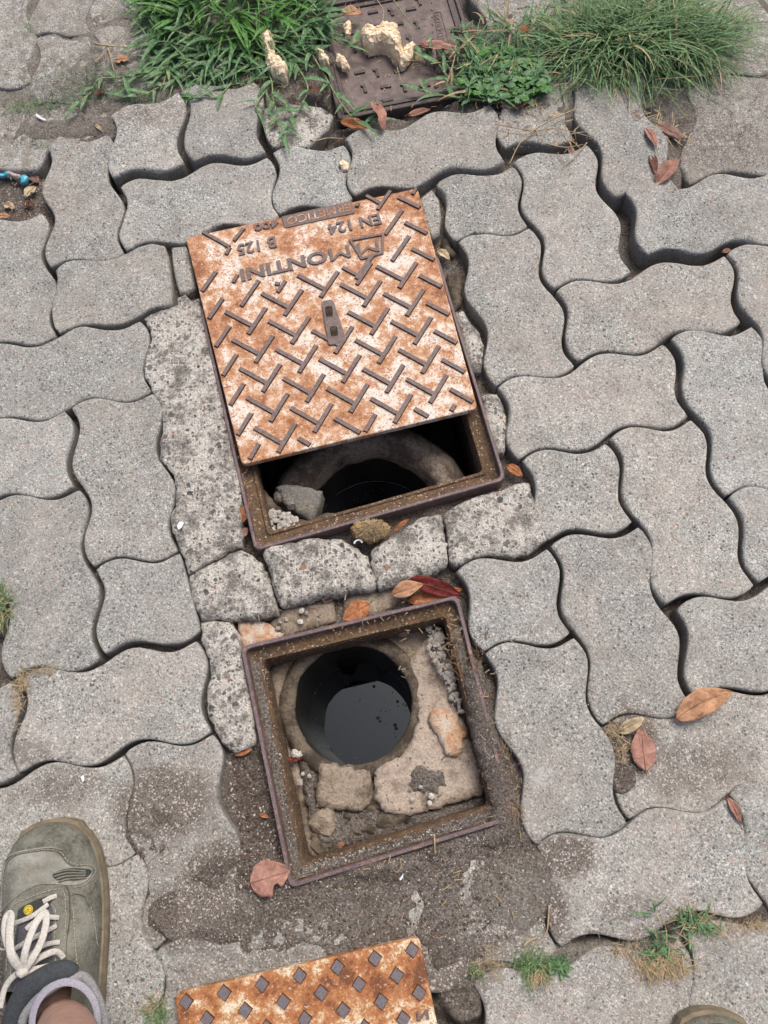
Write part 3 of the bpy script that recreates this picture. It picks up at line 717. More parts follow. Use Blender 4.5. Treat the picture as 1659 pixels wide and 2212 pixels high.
# cut the bed open above the pipe
bmh = bmesh.new(); bmh.from_mesh(bed.data); og = ORG[bed]
bmesh.ops.delete(bmh, geom=[f for f in bmh.faces if (Vector((f.calc_center_median().x + og.x, f.calc_center_median().y + og.y)) - Vector((c2.x, c2.y)))  .length < .092], context='FACES')
bmh.to_mesh(bed.data); bmh.free()
w2 = MB(); disc(w2, c2, .086, -.265); ow = w2.build('water', M['water']); tag(ow, kind='structure')
tag(slab('mortar_plate', [tuple(PD(*p, -.05)[:2]) for p in ((806, 1668), (822, 1655), (868, 1632), (893, 1592), (905, 1545), (960, 1500), (1002, 1560), (1030, 1640), (1046, 1716), (1000, 1730), (930, 1750), (880, 1762), (830, 1756), (810, 1725))], -.046, .03, M['mortar_pale'], None, amp=.0025, fr_=30, step=.006, seed=31, edge=.004, drop=.004, jag=.0030), 'pale pinkish mortar plate with dark specks right below the pipe mouth', 'mortar')
tag(slab('mortar_plate', [tuple(PD(*p, -.05)[:2]) for p in ((690, 1650), (720, 1648), (760, 1656), (799, 1662), (803, 1700), (799, 1738), (780, 1752), (740, 1752), (700, 1748), (680, 1742), (684, 1690))], -.048, .03, M['mortar'], None, amp=.003, fr_=30, step=.006, seed=32, edge=.006, drop=.006, jag=.003), 'small brownish mortar block left below the pipe mouth', 'mortar')
tag(slab('broken_stone', [tuple(PD(*p, -.045)[:2]) for p in ((925, 1540), (950, 1528), (985, 1548), (1005, 1580), (1003, 1615), (988, 1635), (965, 1628), (950, 1600), (930, 1570))], -.036, .02, M['orange_stone'], None, amp=.003, fr_=50, step=.005, seed=33, edge=.004, drop=.004, jag=.004), 'flat orange stone lying on the pale mortar inside the smaller frame', 'stone')
slab_side = tag(slab('mortar_plate', [tuple(PD(*p, -.055)[:2]) for p in ((880, 1430), (930, 1370), (955, 1365), (985, 1470), (1000, 1540), (950, 1520), (920, 1560), (905, 1600), (890, 1600), (897, 1530))], -.052, .03, M['mortar_pale'], None, amp=.004, fr_=28, step=.006, seed=34, edge=.012, drop=.006), 'pale mortar slope along the right side of the pipe mouth', 'mortar')
# ---- larger pit: ring of concrete around a wide pipe, broken chunks
c1 = PD(806, 1122, -.100)
p1 = tag(empty('drain_pipe', c1), 'wide concrete pipe ring deep in the shaft under the herringbone tread cover', 'drain pipe')
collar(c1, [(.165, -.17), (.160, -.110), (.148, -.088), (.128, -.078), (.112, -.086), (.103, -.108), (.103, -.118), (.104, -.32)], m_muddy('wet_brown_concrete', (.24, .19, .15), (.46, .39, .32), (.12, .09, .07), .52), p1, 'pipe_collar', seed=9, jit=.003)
w1 = MB(); disc(w1, c1, .107, -.215); tag(w1.build('water', M['water']), kind='structure')
b1_ = shrink(FR1, .0265)
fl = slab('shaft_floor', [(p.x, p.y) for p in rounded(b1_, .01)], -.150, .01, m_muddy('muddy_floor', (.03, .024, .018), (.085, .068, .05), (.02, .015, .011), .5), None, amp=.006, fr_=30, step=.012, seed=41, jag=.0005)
tag(fl, kind='structure')
bmh = bmesh.new(); bmh.from_mesh(fl.data); og = ORG[fl]
bmesh.ops.delete(bmh, geom=[f for f in bmh.faces if (Vector((f.calc_center_median().x + og.x, f.calc_center_median().y + og.y)) - Vector((c1.x, c1.y))).length < .112], context='FACES')
bmh.to_mesh(fl.data); bmh.free()
# sandy shelf showing in the near corner of the larger shaft
tag(slab('mortar_shelf', [tuple(PD(*p, -.05)[:2]) for p in ((566, 1050), (590, 1080), (622, 1112), (665, 1122), (700, 1106), (760, 1103), (830, 1098), (900, 1070), (960, 1046), (1010, 1034), (1012, 1048), (800, 1112), (590, 1158), (572, 1110))], -.052, .05, M['mortar_dark'], None, amp=.003, fr_=40, step=.006, seed=42, edge=.006, drop=.004), 'dirty mortar shelf along the near inner edge of the larger frame', 'mortar')

def waterline(c, r, z, label, a0, a1, seed):
    m_ = MB(); rr_ = random.Random(seed)
    P3 = [Vector((c.x + math.cos(a) * r * (1 + .012 * nz((a * 3, seed), 1)), c.y + math.sin(a) * r * (1 + .012 * nz((a * 3, seed + 4), 1)), z)) for a in np.linspace(a0, a1, 70)]
    m_.tube(P3, .0007, 5, taper=lambda q: .5 + .9 * abs(nz((q * 14, seed), 1))); tag(m_.build('waterline_glint', m_flat('pale_glint', (.42, .40, .36), (.16, .15, .13), 300, .7)), kind='stuff')  # pale tube stands in for the bright reflecting line at the water's edge
waterline(c2, .0832, -.262, '', .15, 2.9, 3)
waterline(c1, .1025, -.2125, '', .0, 3.1, 8)
heap = SL('soil_heap', "3060,4290 3130,4280 3170,4450 3240,4700 3320,4950 3390,5160 3400,5400 3300,5500 3120,5520 2900,5560 2820,5520 2900,5470 3060,5420 3170,5330 3190,5240 3140,5050 3090,4880 3050,4700 3020,4500 3000,4350", .0035, .02, 'soil', None, amp=.0045, fr_=70, step=.0045, seed=77, edge=.016, drop=.012, jag=.004)
tag(heap, kind='stuff')
tag(SL('mud_patch', '2640,4985 2720,4950 2800,4960 2880,5010 2900,5090 2840,5150 2730,5160 2650,5120', -.0420, .006, 'soil', None, amp=.004, fr_=90, step=.004, seed=91, edge=.010, drop=.006, jag=.006), kind='stuff')
trench = SL('trench_mud', "1905,4800 1960,4760 2010,4900 2060,5060 2040,5200 2120,5240 2400,5250 2500,5230 2780,5240 3000,5190 3130,5130 3160,5230 2900,5330 2500,5420 2160,5520 2060,5500 2000,5300 1950,5050", -.0575, .01, 'soil', None, amp=.006, fr_=60, step=.005, seed=78, edge=.010, drop=.006, jag=.003)
tag(trench, kind='stuff')

def rock(name, c, rx, ry, rz, mat, seed=0, rotz=0, flat=0.0, jag=.28, lo=2, parent=None):
    bm = bmesh.new(); bmesh.ops.create_icosphere(bm, subdivisions=lo, radius=1)
    for v in bm.verts:
        d = v.co.normalized(); w = 1 + jag * fbm(d, 1.3, seed) + .08 * nz(d, 5, seed)
        v.co = Vector((d.x * rx * w, d.y * ry * w, max(d.z, -1 + flat) * rz * w))
    bm.transform(Matrix.Rotation(rotz, 4, 'Z')); bm.transform(Matrix.Translation(c))
    V = [v.co.copy() for v in bm.verts]; F = [tuple(v.index for v in f.verts) for f in bm.faces]; bm.free()
    return mk(name, V, F, mat, parent, smooth=False)
def chunk_poly(name, pts, z, th, mat, seed, label, cat, **k):
    return tag(slab(name, [tuple(PD(*p, z)[:2]) for p in pts], z, th, mat, None, seed=seed, **k), label, cat)
chunk_poly('concrete_chunk', ((596, 1052), (618, 1046), (645, 1050), (672, 1056), (696, 1062), (692, 1082), (682, 1108), (672, 1126), (654, 1112), (628, 1098), (610, 1082)), -.045, .035, M['chunk'], 51, 'broken grey concrete wedge with a rust stain in the larger shaft', 'concrete', amp=.004, fr_=40, step=.005, edge=.005, drop=.004, slope=(.15, .3))
tag(rock('concrete_chunk', PD(610, 1072, -.060), .013, .012, .012, M['chunk'], 3), 'small dark rounded rubble piece left of the wedge in the larger shaft', 'rubble')
tag(rock('concrete_chunk', PD(626, 1086, -.044), .0085, .012, .010, M['chunk'], 5, .3), 'knobbly light grey rubble lump leaning on the wedge in the larger shaft', 'rubble')

sm_ = MB(); rw = random.Random(44)
for (c_, rad, z_, n_) in ((c2, .075, -.2645, 60), (c1, .09, -.2145, 60)):
    for k in range(n_):
        a = rw.uniform(0, 6.28); r = rad * rw.random() ** .35; q_ = Vector((c_.x + math.cos(a) * r, c_.y + math.sin(a) * r, z_)); e = rw.uniform(.0004, .0014) if rw.random() > .04 else rw.uniform(.002, .004)
        sm_.add([q_ + Vector((math.cos(b) * e * rw.uniform(.6, 1.2), math.sin(b) * e * rw.uniform(.6, 1.2), 0)) for b in (0, 1.05, 2.1, 3.15, 4.2, 5.25)], [tuple(range(6))])
tag(sm_.build('floating_scum', m_flat('grey_scum', (.12, .11, .095), (.05, .045, .04), 300, .6)), kind='stuff')
# ------------------------------------------------------------------ covers
def quadbox(Q, z0, z1, r=.006, name='plate', mat=None, parent=None, bev=.0015):
    rings = [(0, z0), (0, z1 - bev), (bev * .4, z1 - bev * .3), (bev * 1.2, z1)]
    V = []; F = []; m = 0
    for d, z in rings:
        L = rounded(shrink(Q, d), r); m = len(L); V += [(p.x, p.y, z) for p in L]
    for k in range(len(rings) - 1):
        for i in range(m):
            j = (i + 1) % m; F.append((k * m + i, k * m + j, (k + 1) * m + j, (k + 1) * m + i))
    F.append(tuple((len(rings) - 1) * m + i for i in range(m)))
    F.append(tuple(range(m))[::-1])
    return mk(name, V, [f[::-1] for f in F], mat, parent)
def bar(a, b, w, z0, z1, mats, parent, name='tread_bar', ends=True):
    d = (b - a); L = d.length; d.normalize(); n = Vector((-d.y, d.x, 0)); w2_ = w / 2; t = w * .13
    def loop(k, z, e): return [a - d * e + n * k, b + d * e + n * k, b + d * e - n * k, a - d * e - n * k]
    V = [(p.x, p.y, z0) for p in loop(w2_, z0, 0)] + [(p.x, p.y, z1) for p in loop(w2_ - t, z1, -t)]
    F = [(0, 1, 5, 4), (1, 2, 6, 5), (2, 3, 7, 6), (3, 0, 4, 7), (4, 5, 6, 7)]
    return mk(name, V, [f[::-1] for f in F], None, parent, mats=mats, fm=[1, 1, 1, 1, 0])
def textmesh(txt, O, X, Y, th, mat, parent, name='lettering', bold=.0, zoff=0, mirror=False):
    """lettering filling the box O -> X (reading direction), O -> Y (letter height)"""
    cu = bpy.data.curves.new('t', 'FONT'); cu.body = txt; cu.offset = bold; cu.resolution_u = 3
    ob = bpy.data.objects.new('t', cu); col.objects.link(ob)
    dg = bpy.context.evaluated_depsgraph_get(); me = bpy.data.meshes.new_from_object(ob.evaluated_get(dg))
    bpy.data.objects.remove(ob); bpy.data.curves.remove(cu)
    co = np.array([v.co[:] for v in me.vertices]); lo = co.min(0); hi = co.max(0)
    bm = bmesh.new(); bm.from_mesh(me)
    ex = bmesh.ops.extrude_face_region(bm, geom=bm.faces[:])
    up = [v for v in ex['geom'] if isinstance(v, bmesh.types.BMVert)]
    top = set(v for v in up)
    ux = X - O; uy = Y - O
    for v in bm.verts:
        a = (v.co.x - lo[0]) / (hi[0] - lo[0]); b = (v.co.y - lo[1]) / (hi[1] - lo[1])
        p = O + ux * a + uy * b; v.co = Vector((p.x, p.y, O.z + zoff + (th if v in top else 0)))
    bmesh.ops.recalc_face_normals(bm, faces=bm.faces[:])
    V = [v.co.copy() for v in bm.verts]; bm.verts.index_update(); F = [tuple(v.index for v in f.verts) for f in bm.faces]; bm.free(); bpy.data.meshes.remove(me)
    return mk(name, V, F, mat, parent)

ZC = .014
CV1 = [P(x, y, ZC) for x, y in ((1203, 1540), (2706, 1218), (3096, 2646), (1568, 3012))]
cv1 = tag(empty('manhole_cover', CV1[3]), 'square rusty iron cover with white paint traces and herringbone tread pushed off its frame', 'manhole cover')
quadbox(CV1, .0035, ZC, .008, 'plate', M['rust1'], cv1)
def loc1(a, b): 
    p = CV1[0].lerp(CV1[1], a); q = CV1[3].lerp(CV1[2], a); r = p.lerp(q, b); r.z = ZC; return r
def clip(a, b, lo=.012, hi=.988):
    t0, t1 = 0., 1.
    for k in range(2):
        d = b[k] - a[k]
        for s, e in ((1, lo), (-1, hi)):
            va = s * (a[k] - e); vb = s * (b[k] - e)
            if va < 0 and vb < 0: return None
            if va < 0: t0 = max(t0, va / (va - vb))
            elif vb < 0: t1 = min(t1, va / (va - vb))
    if t1 - t0 < .2: return None
    L = lambda t: (a[0] + (b[0] - a[0]) * t, a[1] + (b[1] - a[1]) * t); return L(t0), L(t1)
bmats = [M['bar'], M['barside']]
for i in range(-8, 9):
    for j in range(-9, 12):
        oa, ob_ = i * .1645, i * .0810 + j * .1250
        for (s, e) in (((.5785, .362), (.684, .459)), ((.7475, .384), (.648, .481))):
            a = (s[0] + oa, s[1] + ob_); b = (e[0] + oa, e[1] + ob_)
            c = clip(a, b)
            if not c: continue
            mx_, my_ = (c[0][0] + c[1][0]) / 2, (c[0][1] + c[1][1]) / 2
            if (.13 < mx_ < .85 and my_ < .300) or (mx_ <= .13 and my_ < .10): continue
            if abs(mx_ - .47) < .065 and abs(my_ - .455) < .045: continue
            if abs(mx_ - .455) < .055 and abs(my_ - .40) < .03: continue
            p, q = loc1(*c[0]), loc1(*c[1])
            bar(p, q, .0078, ZC - .0005, ZC + .0030 + R.uniform(0, .0003), bmats, cv1)
def Z1(x, y, z=ZC): return P((740 + x / 3.318) * 1.62012, (750 + y / 3.318) * 1.62012, z)
def Z2(x, y, z=ZC): return P((1240 + x / 3.318) * 1.62012, (750 + y / 3.318) * 1.62012, z)
for l in ((785, 545, 650, 720), (235, 595, 600, 800), (600, 800, 545, 900), (700, 1160, 640, 1275), (1190, 1280, 1262, 1290), (1335, 1245, 1230, 1400)):
    bar(Z1(*l[:2]), Z1(*l[2:]), .0066, ZC - .0005, ZC + .0032, bmats, cv1)
for l in ((740, 115, 940, 225), (1070, 50, 895, 305), (640, 210, 620, 270), (430, 1065, 670, 1195), (815, 1008, 620, 1300), (1410, 15, 1360, 105)):
    bar(Z2(*l[:2]), Z2(*l[2:]), .0066, ZC - .0005, ZC + .0032, bmats, cv1)
def tbox(txt, O, X, Yref, **k): textmesh(txt, O, X, Yref, .0030, M['bar'], cv1, bold=k.pop('bold', .02), zoff=-.0003, **k)
# all lettering reads upside down from here
mo, mx1, my1 = Z2(510, 770), Z1(725, 1095), Z2(548, 928)
tbox('M', mo, mo.lerp(mx1, .185), my1, bold=.0)
mo2 = mo.lerp(mx1, .21); tbox('ONTINI', mo2, mx1, my1 + (mo2 - mo), bold=.03)
tbox('EN 124', Z2(915, 352), Z2(228, 500), Z2(955, 490))
tbox('B 125', Z1(1195, 655), Z1(690, 770), Z1(1222, 800))
tbox('400', Z1(1235, 440), Z1(915, 505), Z1(1250, 525))
# raised name plate with sunk lettering
pl = [Z2(-2, 285) , Z2(545, 165), Z2(600, 352), Z2(0, 482)]
pl = [Z1(1278, 394), Z2(551, 182), Z2(600, 345), Z1(1325, 545)]
quadbox(pl, ZC - .001, ZC + .0018, .002, 'name_plate', M['bar'], cv1, .0006)
textmesh('ERMETICO', Z2(530, 222), Z1(1345, 412), Z2(552, 318), .0006, M['rust1'], cv1, 'lettering', 0.0, zoff=.0018)
# emblem: shield outline with an M
def strip(pts, w, z0, z1, mat, parent, name):
    mb = MB(); n = len(pts); ins = inset2(pts, w)
    V = [(p.x, p.y, z) for z in (z0, z1) for p in pts] + [(p.x, p.y, z) for z in (z0, z1) for p in ins]
    F = []
    for i in range(n):
        j = (i + 1) % n
        F += [(i, j, n + j, n + i), (n + i, n + j, 3 * n + j, 3 * n + i), (3 * n + i, 3 * n + j, 2 * n + j, 2 * n + i)]
    mb.add(V, F); return mb.build(name, mat, parent)
def inset2(pts, w):
    c = sum(pts, Vector()) / len(pts); out = []
    for i in range(len(pts)):
        a, b, e = pts[i - 1], pts[i], pts[(i + 1) % len(pts)]
        u1 = (a - b).normalized(); u2 = (e - b).normalized(); s = (u1 + u2); ang = u1.angle(u2) / 2
        out.append(b + s.normalized() * (w / max(.3, math.sin(ang))))
    return out
strip([Z2(512, 700), Z2(988, 612), Z2(975, 888), Z2(680, 968)], .0036, ZC - .0003, ZC + .003, M['bar'], cv1, 'emblem_border')
textmesh('M', Z2(905, 685), Z2(615, 755), Z2(925, 850), .0022, M['bar'], cv1, 'emblem_letter', .0)
# lifting key slot
kz = ZC + .0036
kq = [P(1659 + x, 1659 + y, ZC) for x, y in ((422, 300), (500, 285), (590, 560), (470, 588))]
ks = quadbox(kq, ZC - .001, kz, .006, 'key_slot', M['bar'], cv1, .001)
for (x0_, y0_, x1_, y1_) in ((438, 318, 508, 405), (470, 448, 540, 530)):
    q = [P(1659 + x, 1659 + y, kz) for x, y in ((x0_, y0_ + 6), (x1_ - 8, y0_), (x1_, y1_ - 6), (x0_ + 10, y1_))]
    qi = shrink(q, .0015)
    V = [(p.x, p.y, kz + .0004) for p in rounded(q, .003)]; n_ = len(V)
    V += [(p.x, p.y, kz + .0006) for p in rounded(qi, .003)]
    V += [(p.x, p.y, kz + .0002) for p in rounded(qi, .003)]
    F = [(i, (i + 1) % n_, n_ + (i + 1) % n_, n_ + i) for i in range(n_)] + [(n_ + i, n_ + (i + 1) % n_, 2 * n_ + (i + 1) % n_, 2 * n_ + i) for i in range(n_)]
    mk('slot_edge', V, [f[::-1] for f in F], M['bar'], cv1)
    mk('slot_hole', [(p.x, p.y, kz + .00022) for p in rounded(qi, .003)], [tuple(range(n_))[::-1]], M['pitwall'], cv1)

# second cover, lying near the feet
ZB = .020
A2, B2 = P(1128, 6440, ZB), P(2716, 6070, ZB); ux = (B2 - A2); L2_ = ux.length; uxn = ux.normalized(); uyn = Vector((uxn.y, -uxn.x, 0))
CV2 = [A2, B2, B2 + uyn * L2_, A2 + uyn * L2_]
cv2 = tag(empty('manhole_cover', CV2[0]), 'orange rusty iron cover with raised grey diamonds lying by the feet', 'manhole cover')
quadbox(CV2, ZB - .014, ZB, .009, 'plate', M['rust2'], cv2, .0025)
def Z5(x, y): return P((700 + x / 1.508) * 1.62012, (3700 + y / 1.508) * 1.62012, ZB)
o5 = Z5(70, 460); r5 = (Z5(1432, 148) - o5) / 6; s5 = (Z5(1255, 455) - Z5(992, 248)) / 2
for i in range(-8, 14):
    for j in range(0, 14):
        c = o5 + r5 * i + s5 * j
        la, lb = (c - A2).dot(uxn), (c - A2).dot(uyn)
        if not (.008 < la < L2_ - .008 and .008 < lb < L2_ - .008): continue
        if la > L2_ - .035 and .085 < lb < .12: continue
        h = .0080; u = (uxn + uyn * .05).normalized(); v = Vector((u.y, -u.x, 0)); h2 = h * .88
        V = [tuple((c + k).to_tuple()) for k in (u * h * 1.14, v * h * 1.2, -u * h * 1.14, -v * h * 1.2)]
        V = [(x, y, ZB - .0004) for x, y, _ in V] + [(c.x + (x - c.x) * .84, c.y + (y - c.y) * .84, ZB + .0035) for x, y, _ in V]
        F = [(0, 1, 5, 4), (1, 2, 6, 5), (2, 3, 7, 6), (3, 0, 4, 7), (4, 5, 6, 7)]
        mk('diamond_stud', V, F, None, cv2, mats=[M['bar2'], M['barside']], fm=[1, 1, 1, 1, 0])
textmesh('N', Z5(1455, 520), Z5(1525, 505), Z5(1465, 580), .003, M['bar'], cv2, bold=.03)
# ------------------------------------------------------------------ plastic inspection cover at the top
ZT = -.006
bl, br = P(2195, 775, ZT), P(3190, 585, ZT); tx = (br - bl).normalized(); TW = .252; ty = Vector((-tx.y, tx.x, 0))
tcq = [bl + ty * TW, bl + ty * TW + tx * TW, bl + tx * TW, bl]
tc = tag(empty('inspection_cover', bl), 'brown grey plastic inspection cover between the two grass tufts', 'inspection cover')
ringmesh([(0, -.05), (0, ZT - .001), (.001, ZT), (.006, ZT), (.0075, ZT - .004)], tcq, 'frame', M['plas'], tc, .005)
ringmesh([(.0075, ZT - .0045), (.012, ZT - .0045), (.0125, ZT - .002), (.0185, ZT - .002), (.019, ZT - .006)], tcq, 'rim', M['plas'], tc, .005)
quadbox(shrink(tcq, .0188), ZT - .02, ZT - .005, .004, 'plate', M['plas_dust'], tc)
def Z3(x, y): return P((1300 + x / 2.552) * 1.62012, (y / 2.552) * 1.62012, ZT - .005)
def bump_poly(pts, h, name, mat, parent):
    n = len(pts); c = sum(pts, Vector()) / n
    V = [(p.x, p.y, p.z - .001) for p in pts] + [tuple((p + (c - p).normalized() * .0008 + Vector((0, 0, h))).to_tuple()) for p in pts]
    F = [(i, (i + 1) % n, n + (i + 1) % n, n + i) for i in range(n)] + [tuple(range(n, 2 * n))]
    return mk(name, V, F, mat, parent)
def fr_(c, pts): return [c + tx * x + ty * y for x, y in pts]
s_ = .0031
for (x, y) in ((680, 130), (540, 290), (940, 260), (530, 750), (405, 910), (810, 900), (1080, 560), (300, 500), (870, 420), (960, 20), (1150, 720)):
    bump_poly([p for p in fr_(Z3(x, y), [(k * s_, q * s_) for k, q in ((-1.2, 3), (1.0, 3), (1.0, -3), (-.6, -3), (-.6, 1.6), (-1.9, 1.6), (-1.9, 3))][::-1])], .0030, 'tread_stud', M['plas'], tc)
for (x, y) in ((490, 130), (880, 100), (750, 250), (480, 580), (355, 745), (755, 730), (620, 890), (640, 1030), (1020, 880), (560, 20), (870, 560), (240, 350)):
    bump_poly(fr_(Z3(x, y), [(k * s_, q * s_) for k, q in ((-3, -1), (3, -1), (3, 1), (-3, 1))]), .0030, 'tread_stud', M['plas'], tc)
# small step studs beside the lettering, and the lettering reading upwards
for k in range(9):
    bump_poly(fr_(Z3(1085 + k * 3, 30 + k * 75), [(-.001, -.002), (.002, -.002), (.002, .002), (-.001, .002)]), .0012, 'tread_stud', M['plas'], tc)
textmesh('EN124 B125', Z3(1232, 455), Z3(1155, 148), Z3(1185, 468), .0010, M['plas_dust'], tc)
strip([Z3(1105, 135), Z3(1180, 120), Z3(1275, 470), Z3(1170, 490)], .0010, ZT - .0052, ZT - .0040, M['plas'], tc, 'lettering_border')
gc = Z3(1350, 800)
rg = MB(); rg.tube([gc + Vector((math.cos(a) * .0115, math.sin(a) * .0115, .0003)) for a in [2 * math.pi * k / 28 for k in range(29)]], .0009, 5); rg.build('emblem_ring', M['plas'], tc)
textmesh('GS', gc + tx * .006 + ty * .005, gc - tx * .006 + ty * .005, gc + tx * .006 - ty * .005, .001, M['plas'], tc, 'emblem_letter', .02)

# ------------------------------------------------------------------ leaves
def leaf(a, b, wr, mat, label, curl=.15, fold=.2, serr=0, z=.003, zb=None, roll=0., tip=1.0, group='fallen leaves', notch=0, twist=0, stem=True, bend=0.0, px=True, name='leaf'):
    """a = stalk end, b = tip, both plan positions (display units); wr = width/length"""
    A = PD(*a, z); B = PD(*b, z if zb is None else zb); d = B - A; L = d.length; dn = d.normalized(); side = dn.cross(Vector((0, 0, 1))).normalized(); up = side.cross(dn)
    n, m = 18, 8; V = []; F = []
    sd_ = R.uniform(0, 90)
    for i in range(n + 1):
        t = i / n
        w = L * wr * .5 * (math.sin(math.pi * t ** (.80 * tip)) ** .8 if 0 < t < 1 else 0)
        w *= 1 + .10 * nz((t * 6, sd_), 1)
        if serr and i % 2: w *= 1 - serr
        ctr = A + d * t + up * (math.sin(math.pi * t) * L * curl * .4) + side * (math.sin(math.pi * t) * L * bend)
        for k in range(m + 1):
            s = -1 + 2 * k / m
            ang = roll + twist * (t - .5)
            lift = fold * w * abs(s) ** 1.2 + L * .055 * fbm((t * 2.4, s * 1.3), 1.5, sd_) + curl * w * s * s * math.sin(t * 5 + sd_) * .6
            ww = w * s
            if notch and s > .3 and abs(t - notch) < .08: ww *= .55
            off = side * (ww * math.cos(ang)) + up * (lift + ww * math.sin(ang))
            V.append(ctr + off)
    N = len(V); zmin = min(v.z for v in V)
    V2 = [v - up * .0004 for v in V]
    for i in range(n):
        for k in range(m):
            q = i * (m + 1) + k
            F.append((q, q + m + 1, q + m + 2, q + 1)); F.append((N + q, N + q + 1, N + q + m + 2, N + q + m + 1))
    for i in range(n):
        for k in (0, m):
            q = i * (m + 1) + k
            F.append((q, q + m + 1, N + q + m + 1, N + q) if k else (q, N + q, N + q + m + 1, q + m + 1))
    o = mk(name, V + V2, F, mat, None, smooth=True); tag(o, label, 'leaf', group)
    if stem:
        mid = [V[i * (m + 1) + m // 2] + up * .0004 for i in range(n)]
        st = [A - dn * L * .12 + up * .002, A - dn * L * .05] + mid
        mb = MB(); mb.tube(st, .0006, 5, taper=lambda q: 1.15 - q * .9); mb.build('midrib', M['midrib'], o)
    return o
M['midrib'] = m_flat('leaf_rib', (.26, .13, .08), (.16, .08, .05), 200)
leaf((1395, 1665), (1383, 1570), .60, LM['pink'], 'pinkish brown oval leaf with toothed edge lying flat on the dark paver at right', .06, .05, .05, .004)
leaf((1460, 1553), (1584, 1494), .40, LM['tan'], 'long tan leaf wedged at the joint above the pinkish oval leaf', .12, .15, 0, .006, .010, bend=-.06)
leaf((1335, 1582), (1392, 1550), .42, LM['pale'], 'curled pale cream leaf just above the pinkish oval leaf', .3, .5, 0, -.002, .006, group='fallen leaves')
leaf((540, 1908), (628, 1880), .85, LM['pink'], 'broad pink leaf with torn edge at the lower left corner of the smaller frame', .1, .12, .03, .001, .006, notch=.6, roll=.25)
leaf((1572, 1722), (1602, 1782), .30, LM['pink'], 'small narrow pinkish leaf stuck in the joint near the right edge', .2, .5, 0, .000, .003)
leaf((797, 1304), (740, 1340), .62, LM['orange'], 'brown leaf with visible stalk leaning on the upper rim of the smaller frame', .12, .12, 0, -.008, -.004, stem=True)
leaf((847, 1285), (915, 1262), .55, LM['tan'], 'folded ochre leaf right of the brown stalked leaf', .25, .45, 0, -.004, .004, roll=.3)
leaf((880, 1252), (1000, 1288), .30, LM['red'], 'glossy dark red leaf at the upper right corner of the smaller frame', .12, .3, 0, .0, -.006, roll=-.4)
leaf((880, 1300), (1000, 1272), .26, LM['orange'], 'reddish brown leaf tucked under the dark red leaf', .08, .2, 0, -.014, -.012)
leaf((700, 1300), (725, 1288), .45, LM['mauve'], 'small brown leaf tip poking from under the mortar stones', .1, .2, 0, -.016)
leaf((812, 225), (828, 283), .50, LM['pink'], 'upright torn pinkish leaf standing at the edge of the plastic cover', .3, .6, .03, .004, .012, notch=.7, roll=.7)
leaf((735, 262), (800, 280), .40, LM['orange'], 'orange brown leaf left of the upright torn leaf', .15, .3, 0, -.006)
leaf((880, 250), (930, 236), .32, LM['pink'], 'narrow pink leaf against the paver below the plastic cover', .1, .2, 0, .002)
leaf((905, 100), (1005, 112), .30, LM['pink'], 'long reddish leaf lying on the right half of the plastic cover', .2, .4, 0, .006, .010, bend=.05, roll=.2)
leaf((738, 22), (782, 30), .62, LM['tan'], 'broad tan leaf on the upper left corner of the plastic cover', .1, .15, .03, .008)
leaf((660, 195), (700, 202), .36, LM['brown'], 'shiny dark brown leaf in the grass left of the plastic cover', .3, .5, 0, .004)
leaf((1395, 278), (1418, 320), .32, LM['pink'], 'narrow pinkish leaf under the fine grass tuft', .2, .4, 0, .004, .012)
leaf((1415, 400), (1468, 340), .42, LM['pink'], 'large curled pinkish leaf below the fine grass tuft', .25, .4, 0, .003, .014, twist=.9)
leaf((1405, 330), (1416, 385), .26, LM['brown'], 'dark narrow leaf beside the large curled leaf under the fine tuft', .2, .4, 0, .002, .004)
leaf((1420, 268), (1475, 300), .45, LM['mauve'], 'dull mauve leaf half hidden below the fine grass tuft', .1, .1, 0, .004)
leaf((1355, 262), (1400, 240), .4, LM['mauve'], 'brown leaf scrap inside the lower fringe of the fine tuft', .1, .2, 0, .004)
leaf((1118, 70), (1150, 62), .6, LM['orange'], 'bright orange red leaf at the left side of the fine tuft', .2, .4, 0, .012)
leaf((1108, 108), (1140, 92), .34, LM['orange'], 'smaller orange leaf below the bright orange red one', .2, .4, 0, .008)
leaf((1110, 235), (1150, 208), .40, LM['pink'], 'reddish leaf at the edge of the clover patch', .1, .3, 0, .006)
leaf((1228, 315), (1240, 345), .35, LM['mauve'], 'brown leaf sunk in the joint below the fine tuft', .1, .3, 0, -.012)
leaf((185, 282), (225, 292), .5, LM['mauve'], 'mauve leaf in the notch at the chipped paver top left', .1, .2, 0, -.006)
leaf((205, 268), (222, 285), .25, LM['pale'], 'tiny pale speckled leaf above the mauve leaf top left', .2, .3, 0, .002)
leaf((206, 205), (228, 198), .6, LM['brown'], 'curled dark brown leaf at the tip of the creeping shoot', .3, .6, 0, .003)
leaf((62, 372), (84, 395), .6, LM['mauve'], 'mauve leaf in the gap of the missing paver', .1, .1, 0, -.018)
leaf((55, 425), (78, 403), .75, LM['pale'], 'torn cream leaf in the gap of the missing paver', .2, .3, .1, -.016, notch=.4)
leaf((50, 440), (74, 445), .6, LM['brown'], 'dark brown leaf against the paver in the missing paver gap', .2, .4, 0, -.018)
leaf((10, 442), (33, 450), .7, LM['pale'], 'crumpled cream leaf at the lower side of the missing paver gap', .2, .3, .1, -.018, notch=.6)
leaf((-6, 466), (24, 468), .45, LM['tan'], 'pale tan leaf by the left edge in the missing paver gap', .1, .2, 0, -.017)
leaf((522, 1130), (538, 1085), .45, LM['orange'], 'crumpled orange brown leaf squeezed beside the larger frame', .3, .5, .05, -.012, -.002)
leaf((520, 1160), (535, 1140), .75, LM['mauve'], 'dark grey brown leaf curled at the corner of the larger frame', .2, .3, 0, -.016)
